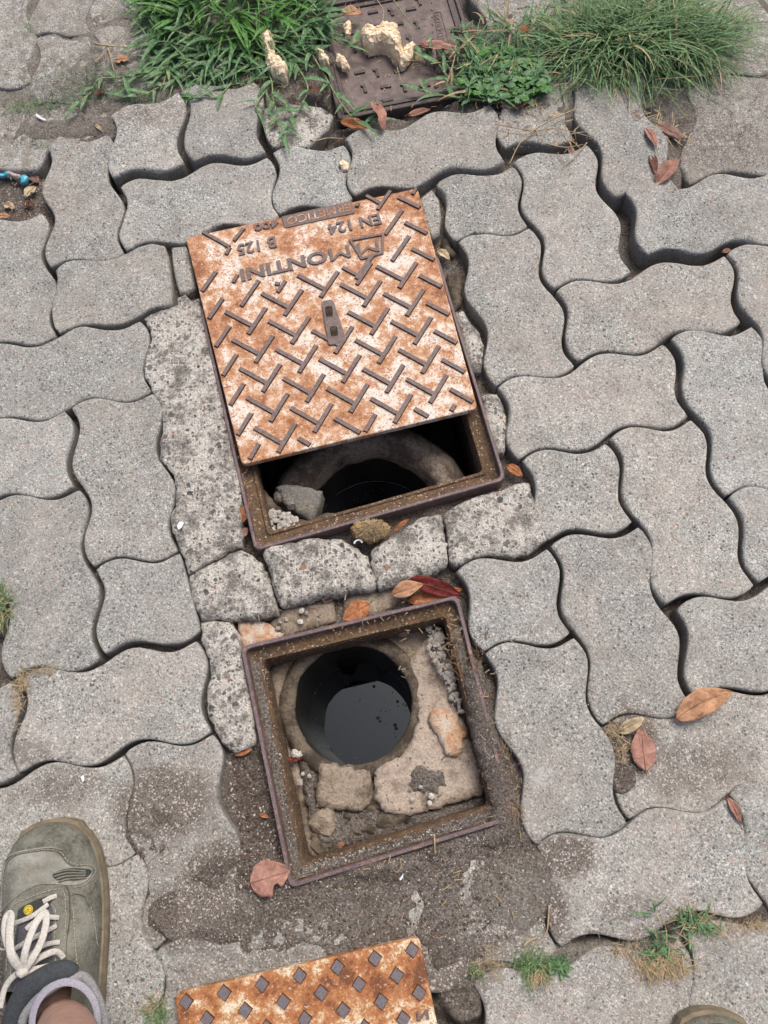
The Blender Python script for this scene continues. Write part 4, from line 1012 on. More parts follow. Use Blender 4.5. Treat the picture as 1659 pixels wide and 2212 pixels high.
leaf((585, 1180), (618, 1172), .30, LM['orange'], 'thin red brown leaf under the lower rim of the larger frame', .1, .2, 0, -.006)
leaf((850, 1148), (885, 1120), .22, LM['orange'], 'narrow red brown leaf beside the dry moss ball', .2, .5, 0, .008, .010)
leaf((470, 938), (488, 975), .35, LM['orange'], 'brown leaf in the gap left of the larger frame', .1, .3, 0, -.014)
leaf((468, 880), (478, 915), .35, LM['khaki'], 'khaki leaf in the gap beside the herringbone cover', .1, .3, 0, -.014)
leaf((1095, 1005), (1130, 1030), .5, LM['orange'], 'brown leaf in the gap right of the larger frame', .1, .3, 0, -.012)
leaf((945, 540), (972, 562), .5, LM['pale'], 'crumpled cream leaf in the gap right of the herringbone cover', .3, .5, .05, -.016)
leaf((505, 1628), (545, 1618), .45, LM['orange'], 'orange brown leaf under the mortar slab at the left of the smaller frame', .1, .2, 0, -.010)
leaf((560, 1758), (582, 1766), .4, LM['orange'], 'small bright orange leaf scrap on the soil left of the smaller frame', .1, .2, 0, -.012)
leaf((618, 1642), (655, 1636), .36, LM['red'], 'dark purple red leaf inside the smaller frame at left', .1, .2, 0, -.05)
leaf((860, 1372), (890, 1368), .3, LM['pink'], 'small pink leaf inside the smaller frame above the pipe mouth', .1, .2, 0, -.045)
leaf((730, 1825), (745, 1822), .6, LM['orange'], 'tiny orange leaf scrap in the lower channel of the smaller frame', .1, .2, 0, -.004)
leaf((1560, 545), (1580, 540), .5, LM['pink'], 'small brown leaf in the wide joint near the right edge', .2, .4, 0, -.006)
leaf((248, 130), (280, 128), .75, LM['tan'], 'small ragged tan leaf on the worn pavers left of the broad grass', .15, .2, .12, .003, notch=.5)
leaf((1640, 395), (1600, 400), .2, LM['mauve'], 'thin dark leaf at the right edge beside the fine tuft', .1, .3, 0, .002)

# ------------------------------------------------------------------ foam, moss ball, small rubbish
def lump(name, pts, z, h, mat, label, cat, seed, rag=.0022, group=None):
    """soft ragged lump filling an outline"""
    mbp = [PD(*p, z) for p in pts]; mbp = spline(mbp, 4, True)
    o = slab(name, [(p.x, p.y) for p in mbp], z + h, h, mat, None, amp=.0032, fr_=110, step=.0020, seed=seed, edge=.009, drop=h * .75, jag=rag)
    co = np.empty(len(o.data.vertices) * 3); o.data.vertices.foreach_get('co', co); co = co.reshape(-1, 3)
    for q in range(len(co)):
        p_ = tuple(co[q] + seed); co[q] += np.array((nz(p_, 420, 1), nz(p_, 420, 2), nz(p_, 420, 3))) * .0016 + np.array((nz(p_, 150, 5), nz(p_, 150, 6), nz(p_, 150, 7))) * .0030
    o.data.vertices.foreach_set('co', co.ravel()); o.data.polygons.foreach_set('use_smooth', [False] * len(o.data.polygons)); o.data.update()
    tag(o, label, cat, group); return o
FG = 'pieces of yellowed foam'
lump('foam_piece', [(782, 85), (795, 68), (812, 76), (826, 66), (855, 68), (862, 88), (868, 110), (862, 130), (850, 128), (842, 112), (822, 104), (800, 112), (786, 104)], .002, .024, M['foam'], 'largest cream foam piece lying on the plastic cover', 'foam', 61, group=FG)
lump('foam_piece', [(860, 118), (872, 108), (892, 96), (900, 105), (893, 120), (882, 136), (868, 142), (862, 132)], .001, .012, M['foam'], 'tan foam piece touching the right end of the largest one', 'foam', 62, group=FG)
lump('foam_piece', [(565, 82), (590, 82), (594, 100), (590, 118), (606, 135), (622, 155), (616, 170), (596, 170), (578, 150), (574, 122), (566, 104)], .010, .020, M['foam'], 'long foam piece standing in the broad grass', 'foam', 63, group=FG)
lump('foam_piece', [(686, 108), (694, 112), (706, 128), (712, 138), (700, 138), (690, 128)], .008, .010, M['foam'], 'small foam strip in the grass left of the plastic cover', 'foam', 64, group=FG)
lump('foam_piece', [(743, 52), (752, 50), (758, 62), (756, 76), (748, 78), (744, 66)], .004, .008, M['foam'], 'small foam strip on the left edge of the plastic cover', 'foam', 65, group=FG)
lump('foam_piece', [(922, 90), (932, 88), (938, 95), (930, 100), (922, 98)], .004, .008, M['foam'], 'tiny foam crumb above the long reddish leaf', 'foam', 66, group=FG)
lump('foam_piece', [(734, 355), (742, 348), (753, 354), (752, 366), (740, 366)], .002, .007, M['foam'], 'small foam crumb on the grey paver above the herringbone cover', 'foam', 67, group=FG)
lump('foam_piece', [(783, 62), (792, 63), (793, 70), (784, 70)], .002, .006, M['foam'], 'foam crumb just above the largest piece', 'foam', 68, group=FG)
lump('foam_piece', [(725, 122), (738, 124), (752, 138), (756, 150), (744, 148), (732, 138)], .004, .008, M['foam'], 'pale twisted foam scrap at the left edge of the plastic cover', 'foam', 69, group=FG)
mossb = lump('moss_ball', [(760, 1140), (775, 1128), (800, 1126), (828, 1130), (842, 1142), (836, 1156), (815, 1168), (790, 1168), (768, 1158)], .004, .015, m_flat('dry_moss', (.48, .34, .17), (.28, .18, .08), 260, .95, .1, .004), 'ball of dry yellow moss on the mortar stones below the larger frame', 'moss', 71)
mb = MB(); cm = PD(802, 1146, .012)
TC = [(0, 0), (-.05, .012), (.045, -.01), (.09, -.03), (-.02, -.03), (.02, .03), (-.075, -.015), (0, 0), (.06, .02)]
for k in range(1050):
    a = R.uniform(0, 6.28); r = math.sqrt(R.random()); p = cm + Vector((math.cos(a) * r * .020, math.sin(a) * r * .012, R.uniform(.002, .013) * (1.25 - r)))
    d = Vector((R.uniform(-1, 1), R.uniform(-1, 1), R.uniform(-.3, .6))).normalized() * R.uniform(.003, .008)
    mb.tube([p, p + d * .5 + Vector((0, 0, .001)), p + d], .00035, 3)
tag(mb.build('fibres', M['straw'], mossb), kind='stuff')
def ringbit(c, r, a0, a1, th, mat, label):
    p = PD(*c, .012); m_ = MB(); m_.tube([p + Vector((math.cos(a) * r, math.sin(a) * r, 0)) for a in np.linspace(a0, a1, 14)], th, 6, flat=.6); tag(m_.build('plastic_ring', mat), label, 'plastic ring')
ringbit((774, 1175), .0055, .2, 3.0, .0012, M['white'], 'white half ring of plastic beside the dry moss ball')
# sweet wrapper
wr = tag(empty('sweet_wrapper', PD(35, 378, -.010)), 'twisted blue and silver sweet wrapper on the soil of the missing paver', 'wrapper')
lump_ = slab('foil_end', [tuple(PD(x, y, -.008)[:2]) for x, y in ((42, 380), (52, 376), (60, 382), (55, 392), (45, 397), (43, 388))], -.006, .006, M['blue'], wr, amp=.004, step=.003, edge=.004, drop=.002, jag=.0005)
lump_ = slab('foil_end', [tuple(PD(x, y, -.008)[:2]) for x, y in ((6, 372), (16, 366), (18, 376), (10, 377), (0, 382), (-6, 376))], -.007, .005, M['blue'], wr, amp=.004, step=.003, edge=.004, drop=.002, jag=.0005)
slab('twist', [tuple(PD(x, y, -.008)[:2]) for x, y in ((16, 370), (28, 374), (44, 378), (42, 385), (28, 382), (17, 377))], -.004, .006, m_flat('silver_foil', (.55, .50, .50), (.30, .25, .26), 160, .3, .6), wr, amp=.002, step=.003, edge=.004, drop=.003, jag=.0003)
def bit(pts, label, mat=None, z=.003, cat='litter'):
    V = [PD(*p, z) for p in pts]; n = len(V); V2 = [v - Vector((0, 0, .0012)) for v in V]
    V = [v + Vector((0, 0, R.uniform(0, .0008))) for v in V]
    o = mk('litter_scrap', V + V2, [tuple(range(n))[::-1]] + [(i, (i + 1) % n, n + (i + 1) % n, n + i) for i in range(n)], mat or M['white']); tag(o, label, cat)
bit(((77, 247), (80, 246), (90, 253), (99, 258), (98, 261), (88, 257), (78, 251)), 'white paper scrap on the worn paver top left', z=.0015)
bit(((382, 1137), (388, 1126), (398, 1128), (392, 1140), (386, 1144)), 'bluish white scrap on the long mortar slab', z=.008)
bit(((174, 1678), (180, 1674), (183, 1684), (179, 1690)), 'white chip on the soiled paver above the shoe', z=.003)
bit(((862, 1899), (868, 1892), (872, 1886), (870, 1896), (866, 1902)), 'white chip on the soil below the smaller frame', z=.008)

# pebbles in and around the pits
PG = 'loose pebbles'
for k, (x, y, z, r) in enumerate(((648, 1688, -.052, .0048), (668, 1676, -.05, .003), (654, 1672, -.05, .003), (636, 1628, -.05, .0065), (645, 1630, -.052, .005), (652, 1320, -.014, .0036), (662, 1324, -.014, .003), (649, 1343, -.014, .0042), (618, 1338, -.016, .003), (604, 1345, -.016, .0034), (600, 1358, -.016, .004),
                                  (892, 1727, -.040, .004), (932, 1720, -.040, .0045), (928, 1735, -.040, .0035), (908, 1700, -.042, .003), (1063, 1690, -.006, .003))):
    lab = ['white knobbly pebble at the left inside the smaller frame', 'small white pebble right of the knobbly one inside the smaller frame', 'tiny pebble above the knobbly one inside the smaller frame', 'grey crumbly stone at upper left inside the smaller frame', 'second crumbly stone touching the first inside the smaller frame',
           'grey pebble on the mortar between the two frames', 'smaller pebble beside the grey one between the frames', 'whitest pebble between the two frames', 'small dull pebble near the orange stone', 'dull pebble lying behind the orange stone', 'brownish pebble against the orange stone',
           'glossy grey pebble on the pale mortar plate', 'white and brown shell like pebble on the pale mortar plate', 'small white pebble under the shell like one', 'pale pebble at the stained part of the mortar plate', 'pebble on the soil right of the smaller frame'][k]
    tag(rock('pebble', PD(x, y, z + r * .5), r, r * R.uniform(.8, 1.2), r * .7, M['stonebit'], k * 3.1, R.uniform(0, 3), lo=1, jag=.55), lab, 'pebble', PG)
def gravel(name, poly, z, n, r0, r1, mat, seed, surf=None, kind='stuff'):
    rr = random.Random(seed); m_ = MB(); Q = [tuple(PD(*p, z)[:2]) for p in poly]
    xs = [q[0] for q in Q]; ys = [q[1] for q in Q]; c = 0
    ico = [(0, 0, 1), (.894, 0, .447), (.276, .851, .447), (-.724, .526, .447), (-.724, -.526, .447), (.276, -.851, .447)]
    while c < n:
        x, y = rr.uniform(min(xs), max(xs)), rr.uniform(min(ys), max(ys))
        if not inside((x, y), Q): c += .2; continue
        zz = surf(x, y) if surf else z
        r = r0 + (r1 - r0) * rr.random() ** 3
        a = rr.uniform(0, 6.28); sx, sy, sz = rr.uniform(.6, 1.3), rr.uniform(.6, 1.3), rr.uniform(.5, 1)
        V = []
        for (px, py, pz) in ico + [(.8, 0, -.6), (-.4, .7, -.6), (-.4, -.7, -.6)]:
            k = rr.uniform(.75, 1.2); ex, ey = px * r * sx * k, py * r * sy * k
            V.append((x + ex * math.cos(a) - ey * math.sin(a), y + ex * math.sin(a) + ey * math.cos(a), zz + pz * r * sz * k))
        m_.add(V, [(0, 1, 2), (0, 2, 3), (0, 3, 4), (0, 4, 5), (0, 5, 1), (1, 6, 2), (2, 6, 7), (2, 7, 3), (3, 7, 8), (3, 8, 4), (4, 8, 5), (5, 8, 6), (5, 6, 1)])
        c += 1
    o = m_.build(name, mat); tag(o, None, None, kind=kind); return o
M['gritw'] = m_flat('pale_grit', (.56, .52, .48), (.34, .30, .27), 700, .8, .3, .0004)
M['gritd'] = m_flat('brown_grit', (.12, .09, .07), (.05, .038, .03), 300, .9, .3, .0004)
tag(gravel('gravel', ((925, 1358), (955, 1355), (975, 1440), (1000, 1540), (985, 1545), (960, 1470), (925, 1400)), -.040, 260, .0012, .0055, M['stonebit'], 1), 'pale gravel along the inner right side of the smaller frame', 'gravel')
tag(gravel('gravel', ((572, 1105), (590, 1098), (640, 1120), (640, 1135), (585, 1150)), -.040, 190, .001, .006, M['stonebit'], 2), 'white rubble in the near left corner of the larger shaft', 'gravel')
tag(gravel('gravel', ((658, 1745), (900, 1745), (920, 1790), (690, 1850)), -.060, 160, .002, .009, M['mortar_dark'], 3), 'muddy rubble in the near trench of the smaller pit', 'gravel')
tag(rock('concrete_chunk', PD(700, 1775, -.058), .019, .017, .012, M['mortar'], 15), 'rounded muddy stone in the near trench of the smaller pit', 'rubble')
tag(rock('concrete_chunk', PD(855, 1762, -.060), .030, .013, .010, M['mortar_dark'], 18, .15), 'long muddy clod right of the rounded stone in the smaller pit', 'rubble')
def gs(x, y): return max(gz(x, y), -.045) + .0003
def gs0(x, y): return max(gz(x, y), .0012)
gravel('grit', ((300, 1850), (560, 1820), (620, 1920), (1040, 1800), (1170, 1810), (1180, 1990), (1000, 2060), (560, 2080), (330, 2010)), 0, 2600, .0003, .0014, M['gritw'], 5, gs0)
gravel('grit', ((480, 1640), (555, 1600), (630, 1920), (520, 1920)), 0, 420, .0004, .0020, M['gritw'], 6, gs)
gravel('grit', ((490, 1640), (560, 1620), (630, 1920), (520, 1920)), 0, 700, .0010, .0036, M['gritd'], 7, gs)
gravel('grit', ((1030, 1400), (1060, 1560), (1130, 1650), (1130, 1800), (1060, 1800), (1010, 1500)), 0, 500, .0008, .0030, M['gritd'], 8, gs)
gravel('grit', ((640, 1930), (1060, 1800), (1150, 1830), (1050, 2010), (600, 2010)), 0, 900, .0006, .0026, M['gritd'], 9, gs0)
gravel('grit', ((0, 360), (90, 360), (85, 450), (0, 475)), 0, 260, .0004, .0020, M['gritw'], 10, gs)
gravel('grit', ((690, 10), (960, 0), (1010, 200), (740, 240)), ZT - .004, 260, .0004, .0016, M['gritw'], 11)
gravel('grit', ((620, 1880), (640, 1892), (1000, 1790), (990, 1770)), -.006, 500, .0003, .0014, M['gritw'], 12)
gravel('grit', ((560, 1420), (575, 1410), (645, 1860), (628, 1870)), -.006, 220, .0003, .0013, M['gritw'], 13)
gravel('grit', ((1180, 1750), (1290, 1700), (1330, 1560), (1420, 1560), (1440, 1700), (1300, 1850), (1200, 1900)), .0008, 500, .0003, .0010, M['gritw'], 14)

gravel('grit', ((0, 0), (320, 0), (330, 330), (0, 330)), .0012, 420, .0003, .0012, M['gritw'], 21)
gravel('grit', ((1050, 215), (1659, 230), (1659, 420), (1250, 400), (1080, 300)), .0012, 260, .0003, .0012, M['gritd'], 22)
gravel('grit', ((1200, 1500), (1640, 1500), (1640, 2050), (1150, 2060)), .0012, 240, .0003, .0011, M['gritw'], 23)
crm = MB(); rc = random.Random(31)
for (x0_, y0_, x1_, y1_, n_) in ((150, 150, 700, 300, 130), (560, 0, 1100, 260, 190), (1020, 200, 1640, 330, 170), (480, 860, 540, 1180, 40), (560, 1290, 1000, 1360, 50), (1040, 1360, 1130, 1800, 70), (620, 1860, 1180, 2040, 90), (0, 350, 90, 470, 30), (860, 1360, 1000, 1470, 60)):
    for k in range(n_):
        x, y = rc.uniform(x0_, x1_), rc.uniform(y0_, y1_); p_ = PD(x, y, 0); zz = max(gs(p_.x, p_.y), .0008) + .001; p_.z = zz; a = rc.uniform(0, 6.28); L = rc.uniform(.002, .011)
        d_ = Vector((math.cos(a), math.sin(a), rc.uniform(-.05, .1))) * L; crm.tube([p_, p_ + d_ * .5 + Vector((0, 0, rc.uniform(0, .001))), p_ + d_], rc.uniform(.0003, .0008), 4, rc.choice((0, 0, 1, 2)))
tag(crm.build('plant_litter', None, mats=[M['straw'], m_flat('brown_litter', (.26, .14, .08), (.12, .07, .045), 200, .9), m_flat('grey_litter', (.30, .26, .2), (.16, .14, .11), 200, .9)]), kind='stuff')
# ------------------------------------------------------------------ grass
def blade(mb, p, az, L, w, rise, droop, n=6, m=0, curve=0., v=True):
    """one blade: starts at p, leaves in direction az, climbs by rise and arches over"""
    V = []; F = []; el = rise; pos = Vector(p); a = az
    for i in range(n + 1):
        t = i / n
        side = Vector((-math.sin(a), math.cos(a), 0)); ww = w * (.65 + 1.2 * t if t < .25 else (1 - t) ** .7 * 1.1) * .5
        if i == n: ww = 0.00005
        mid = pos + Vector((0, 0, -ww * .5 if v else 0))
        V += [pos + side * ww, mid, pos - side * ww]
        d = Vector((math.cos(a) * math.cos(el), math.sin(a) * math.cos(el), math.sin(el))); pos = pos + d * (L / n)
        el -= droop / n; a += curve / n
        if pos.z < .0025 and el < 0: pos.z = .0025 + 0.0006 * i; el = 0
    for i in range(n):
        q = i * 3; F += [(q, q + 3, q + 4, q + 1), (q + 1, q + 4, q + 5, q + 2)]
    mb.add(V, F, m)
def ang(x0, y0, x1, y1):
    a, b = PD(x0, y0), PD(x1, y1); return math.atan2(b.y - a.y, b.x - a.x)
M['g_cool'] = m_grass('cool_green_blade', (.06, .15, .06), (.17, .30, .14))
gm = [M['g_broad'], M['g_stem'], M['straw'], M['g_fine'], M['g_dark'], M['g_cool']]
# broad-bladed grass, left
g = MB(); rr = random.Random(11)
def region_pt(poly):
    xs = [p[0] for p in poly]; ys = [p[1] for p in poly]
    while True:
        x, y = rr.uniform(min(xs), max(xs)), rr.uniform(min(ys), max(ys))
        if inside((x, y), poly): return x, y
RA = [(330, -60), (640, -60), (700, 0), (712, 40), (690, 110), (640, 130), (600, 150), (540, 165), (430, 172), (345, 160), (320, 90), (310, 30)]
RC = PD(500, 10)
for k in range(900):
    x, y = region_pt(RA); p = PD(x, y, 0); dense = math.exp(-((x - 500) ** 2 / 24000 + (y - 10) ** 2 / 9000))
    out = math.atan2(p.y - RC.y, p.x - RC.x)
    az = out + rr.gauss(0, 1.1); L = rr.uniform(.022, .072) + .03 * dense; p.z = rr.uniform(0, .006 + .045 * dense)
    blade(g, p, az, L, rr.choice((.0035, .005, .0075, .0105)) * rr.uniform(.8, 1.15), rr.uniform(-.1, .7) + .4 * dense, rr.uniform(.3, 1.4), 6, (0 if dense > .35 and rr.random() > .25 else 5) if rr.random() > .15 else 3, rr.uniform(-.9, .9))
for k in range(60):
    x, y = region_pt(RA); p = PD(x, y, .004); blade(g, p, rr.uniform(0, 6.3), rr.uniform(.03, .07), .0018, rr.uniform(0, .5), .8, 6, 2, rr.uniform(-1, 1))
g.V = g.V; o = g.build('grass_clump', None, mats=gm, smooth=True); tag(o, 'dense bright green broad bladed grass clump at the top left', 'grass', kind='stuff')
# creeping shoots with leaves
def shoot(pts, leaves, label, w=.0016, seed=0, lw=.0095, ll=.046, mat='g_cool', stemm='g_stem', z=.004, group='creeping grass shoots'):
    r_ = random.Random(seed); P3 = spline([PD(x, y, z + .008 * math.sin(i * 1.3 + seed) ** 2) for i, (x, y) in enumerate(pts)], 8)
    root = tag(empty('grass_shoot', P3[0]), label, 'grass shoot', group)
    s_m = MB(); s_m.tube(P3, w, 6, taper=lambda q: 1.1 - .6 * q); s_m.build('stem', M[stemm], root, smooth=True)
    for k in range(leaves):
        t = (k + .5) / leaves; i = int(t * (len(P3) - 2)); d = P3[i + 1] - P3[i]; a0 = math.atan2(d.y, d.x)
        sgn = 1 if k % 2 else -1
        b_ = MB(); blade(b_, P3[i] + Vector((0, 0, .001)), a0 + sgn * r_.uniform(.35, 1.1), ll * r_.uniform(.6, 1.25), lw * r_.uniform(.7, 1.2), r_.uniform(.15, .6), r_.uniform(.5, 1.2), 7, 0, r_.uniform(-.5, .5))
        b_.build('blade', M[mat], root, smooth=True)
    b_ = MB(); d = P3[-1] - P3[-3]; blade(b_, P3[-1], math.atan2(d.y, d.x), ll, lw, .3, .8, 7, 0); b_.build('blade', M[mat], root, smooth=True)
shoot([(330, 150), (300, 165), (250, 168), (212, 172), (196, 200), (172, 218)], 6, 'shoot creeping left over the worn pavers from the broad grass', seed=1)
shoot([(395, 165), (350, 185), (310, 205), (270, 208)], 7, 'low shoot below the broad grass pointing left', seed=2, ll=.04)
shoot([(560, 120), (585, 170), (590, 215), (600, 250), (612, 290)], 8, 'shoot hanging down over the pale broken stone', seed=3)
shoot([(640, 140), (665, 190), (645, 235), (625, 262)], 6, 'shoot beside the shiny dark brown leaf', seed=4)
shoot([(670, 110), (705, 170), (735, 220), (770, 262), (800, 262)], 8, 'long shoot running down the left edge of the plastic cover', seed=5)
shoot([(600, 165), (560, 215), (555, 240), (590, 262)], 6, 'shoot with narrow blades at the tip of the paver joint', seed=6, lw=.005)
shoot([(690, 60), (740, 95), (778, 88)], 4, 'short shoot reaching right toward the foam', seed=7)
shoot([(1060, 215), (1010, 200), (970, 170), (945, 135), (915, 115)], 7, 'shoot crossing the right half of the plastic cover', seed=8, w=.0022, ll=.045)
shoot([(1060, 218), (1000, 212), (950, 205), (905, 195)], 5, 'shoot lying along the lower edge of the plastic cover', seed=9, w=.002, ll=.04)
shoot([(1090, 180), (1050, 150), (1020, 120), (1010, 85)], 6, 'shoot rising left of the clover patch', seed=10, ll=.045)
shoot([(500, 180), (470, 210), (440, 205), (400, 215)], 5, 'small shoot above the two raised pavers', seed=12, ll=.03)
# fine tuft, right
g = MB(); rr = random.Random(5); C0 = PD(1350, 95, 0)
for k in range(1500):
    sc_ = TC[k % len(TC)]; a = rr.uniform(0, 6.283); r = abs(rr.gauss(0, .030)); p = C0 + Vector((sc_[0] + math.cos(a) * r * 1.35, sc_[1] + math.sin(a) * r * .75, 0))
    az = a + rr.gauss(0, .75); right = max(0, math.cos(az)) * (1 if math.sin(az) < .2 else 0)
    L = rr.uniform(.05, .105) + .075 * right * rr.random()
    p.z = rr.uniform(0, .012)
    blade(g, p, az, L, rr.uniform(.0018, .0050), rr.uniform(.15, 1.25), rr.uniform(.8, 1.9), 7, (3 if rr.random() > .3 else 5) if rr.random() > .045 else 2, rr.uniform(-.7, .7))
for k in range(620):       # flattened outer fringe
    a = rr.uniform(0, 6.283); ex = 1.75 if math.cos(a) > 0 and math.sin(a) < .3 else 1.1
    p = C0 + Vector((math.cos(a) * rr.uniform(.03, .12) * ex, math.sin(a) * rr.uniform(.03, .10), .004))
    blade(g, p, a + rr.gauss(0, .7), rr.uniform(.04, .11), rr.uniform(.0012, .0030), rr.uniform(.05, .5), rr.uniform(.2, .8), 6, (3 if rr.random() > .4 else 5) if rr.random() > .11 else 2, rr.uniform(-.8, .8))
for k in range(70):
    x, y = rr.uniform(1100, 1500), rr.uniform(235, 300)
    blade(g, PD(x, y, .003), rr.gauss(-1.6, .9), rr.uniform(.02, .05), rr.uniform(.0012, .0022), rr.uniform(0, .3), .5, 5, 2, rr.uniform(-.8, .8))
o = g.build('grass_tuft', None, mats=gm, smooth=True); tag(o, 'large tuft of fine dark green grass at the top right', 'grass', kind='stuff')
# clover-like weeds between
g = MB(); rr = random.Random(9)
def leaflet(mb, c, az, L, w, tiltv, m):
    d = Vector((math.cos(az), math.sin(az), tiltv)).normalized(); s = Vector((-math.sin(az), math.cos(az), 0)); V = [c]
    for t, k in ((.3, .8), (.6, 1), (.85, .65)): V += [c + d * L * t + s * w * k * .5 + Vector((0, 0, .0008)), c + d * L * t, c + d * L * t - s * w * k * .5 + Vector((0, 0, .0008))]
    V.append(c + d * L); F = [(0, 1, 2), (0, 2, 3)]
    for q in (1, 4): F += [(q, q + 3, q + 4, q + 1), (q + 1, q + 4, q + 5, q + 2)]
    F += [(7, 10, 8), (8, 10, 9)]; mb.add(V, F, m)
for k in range(300):
    x, y = region_pt([(1010, 120), (1080, 90), (1170, 120), (1190, 190), (1130, 215), (1040, 205), (1000, 190)]); p = PD(x, y, rr.uniform(.003, .022)); a = rr.uniform(0, 6.28)
    for q in range(2): leaflet(g, p, a + q * 1.3, rr.uniform(.010, .022), rr.uniform(.006, .013), rr.uniform(-.3, .4), 5 if rr.random() > .3 else 0)
for k in range(260):
    x, y = region_pt([(1000, 60), (1080, 40), (1170, 60), (1200, 190), (1130, 215), (1040, 205), (960, 190)]); blade(g, PD(x, y, rr.uniform(0, .02)), rr.uniform(0, 6.28), rr.uniform(.03, .07), rr.uniform(.002, .006), rr.uniform(.1, .9), rr.uniform(.4, 1.2), 6, 5 if rr.random() > .2 else 2, rr.uniform(-.8, .8))
tag(g.build('weed_patch', None, mats=gm), 'leafy low weeds between the plastic cover and the fine tuft', 'weeds', kind='stuff')
# sparse dark sprigs over the worn pavers, top left
g = MB(); rr = random.Random(15)
for (cx, cy, rx, ry, n, m_) in ((60, 232, 70, 14, 150, 3), (200, 180, 120, 45, 420, 4), (130, 215, 80, 25, 160, 4), (300, 215, 70, 30, 180, 4), (350, 235, 22, 16, 70, 4), (40, 140, 40, 50, 40, 4), (60, 60, 12, 20, 25, 3), (215, 150, 40, 60, 60, 4), (60, 310, 50, 12, 30, 4)):
    for k in range(n):
        x = cx + rr.gauss(0, .5) * rx; y = cy + rr.gauss(0, .5) * ry
        blade(g, PD(x, y, .001), rr.uniform(0, 6.28), rr.uniform(.006, .018), rr.uniform(.0006, .0014), rr.uniform(0, .6), .5, 3, m_ if rr.random() > .2 else 3, rr.uniform(-.8, .8))
tag(g.build('weed_patch', None, mats=gm), 'thin dark sprigs and moss over the worn pavers at the top left', 'weeds', kind='stuff')
# weeds in the joints, lower right and bottom
def weeds(label, spots, seed, cat='weeds'):
    g = MB(); rr2 = random.Random(seed)
    for (cx, cy, rx, ry, n, Ls, ws, m_, dr) in spots:
        for k in range(n):
            x = cx + rr2.gauss(0, .5) * rx; y = cy + rr2.gauss(0, .5) * ry; a = rr2.uniform(0, 6.28) if dr is None else rr2.gauss(dr, .7)
            blade(g, PD(x, y, rr2.uniform(0, .004)), a, Ls * rr2.uniform(.5, 1.2), ws * rr2.uniform(.6, 1.2), rr2.uniform(.1, 1.0), rr2.uniform(.4, 1.5), 5, m_, rr2.uniform(-.6, .6))
    tag(g.build('weed_tuft', None, mats=gm, smooth=True), label, cat, 'weeds in the joints', 'stuff')
weeds('tuft with bleached roots and few green blades in the joint at lower right', [(1425, 2078, 62, 22, 300, .021, .0010, 2, -1.5), (1425, 2050, 34, 30, 34, .022, .0034, 5, None), (1450, 2060, 60, 30, 40, .025, .0012, 2, None), (1350, 2050, 60, 16, 90, .012, .0009, 2, None)], 3)
weeds('green sprout above the bleached tuft at lower right', [(1500, 1995, 46, 20, 46, .022, .0036, 5, None), (1490, 1990, 60, 28, 40, .035, .0012, 2, None), (1412, 1965, 6, 14, 3, .035, .0035, 5, 1.8)], 4)
weeds('small leafy weed left of the bleached tuft', [(1150, 2085, 36, 30, 160, .020, .0013, 3, None), (1205, 2085, 26, 20, 50, .012, .0050, 5, None), (1165, 2105, 20, 16, 60, .016, .001, 2, -1.5), (1060, 2080, 40, 40, 110, .012, .0008, 2, None), (1025, 2100, 18, 20, 40, .012, .001, 3, None)], 5)
weeds('straw like roots in the joint corner at the far right', [(1630, 1998, 30, 9, 80, .012, .0009, 2, None), (1560, 2008, 60, 8, 40, .02, .0009, 2, None)], 6)
weeds('small mossy tuft beside the shoe heel', [(340, 2190, 30, 24, 200, .014, .0010, 3, None), (330, 2160, 30, 20, 80, .016, .0008, 2, None)], 7)
weeds('grass blades in the gap at the left edge', [(4, 1310, 12, 36, 50, .03, .0022, 3, None), (4, 1320, 12, 40, 40, .03, .0012, 2, None)], 8)
weeds('dry roots filling the joint above the soiled paver at left', [(48, 1475, 12, 30, 90, .014, .0009, 2, None), (85, 1450, 50, 6, 60, .016, .0009, 2, 0), (40, 1520, 8, 40, 60, .012, .001, 2, None)], 9)
weeds('dry roots beside the pinkish oval leaf', [(1325, 1580, 14, 20, 50, .016, .0008, 2, None), (1345, 1630, 10, 30, 40, .016, .0008, 2, None), (1390, 1570, 60, 10, 30, .016, .0008, 2, None)], 10)
M['root'] = m_flat('brown_root', (.26, .18, .11), (.13, .085, .05), 200, .9); gm.append(M['root'])
weeds('thin dry stalks on the soil right of the smaller frame', [(1090, 1600, 20, 60, 22, .022, .0009, 6, -1.3), (1110, 1740, 16, 30, 22, .018, .0010, 6, -1.5), (980, 1400, 25, 60, 60, .014, .0008, 6, None), (1030, 1430, 12, 40, 50, .014, .0008, 6, None)], 12)
weeds('straw litter among leaves above the fine tuft fringe', [(1130, 225, 60, 12, 90, .022, .0016, 2, None), (890, 130, 60, 14, 60, .012, .0012, 2, None), (560, 180, 60, 16, 60, .016, .0012, 2, None)], 13)
def straw(pts, label, r=.0011, z=.004, mat='straw', rise=0):
    P3 = spline([PD(x, y, z + rise * i) for i, (x, y) in enumerate(pts)], 6); m_ = MB(); m_.tube(P3, r, 6, taper=lambda q: 1 - .5 * q)
    tag(m_.build('dry_stalk', M[mat], smooth=True), label, 'dry stalk', 'dry stalks')
straw([(1186, 1955), (1184, 1990), (1180, 2015), (1160, 2040), (1130, 2062)], 'long yellow stalk above the small leafy weed')
straw([(938, 1802), (939, 1825), (940, 1845)], 'short straw stub on the rim of the smaller frame', .0013, .008)
straw([(865, 1855), (866, 1872), (858, 1884), (850, 1880)], 'curled yellow root below the smaller frame', .0008)
straw([(1070, 268), (1150, 282), (1205, 278), (1290, 300)], 'stalk lying across the two pavers below the fine tuft', .0010, .008)
straw([(1245, 235), (1180, 265), (1130, 300), (1100, 355)], 'forked dry stalk hanging from the fine tuft', .0013, .010)
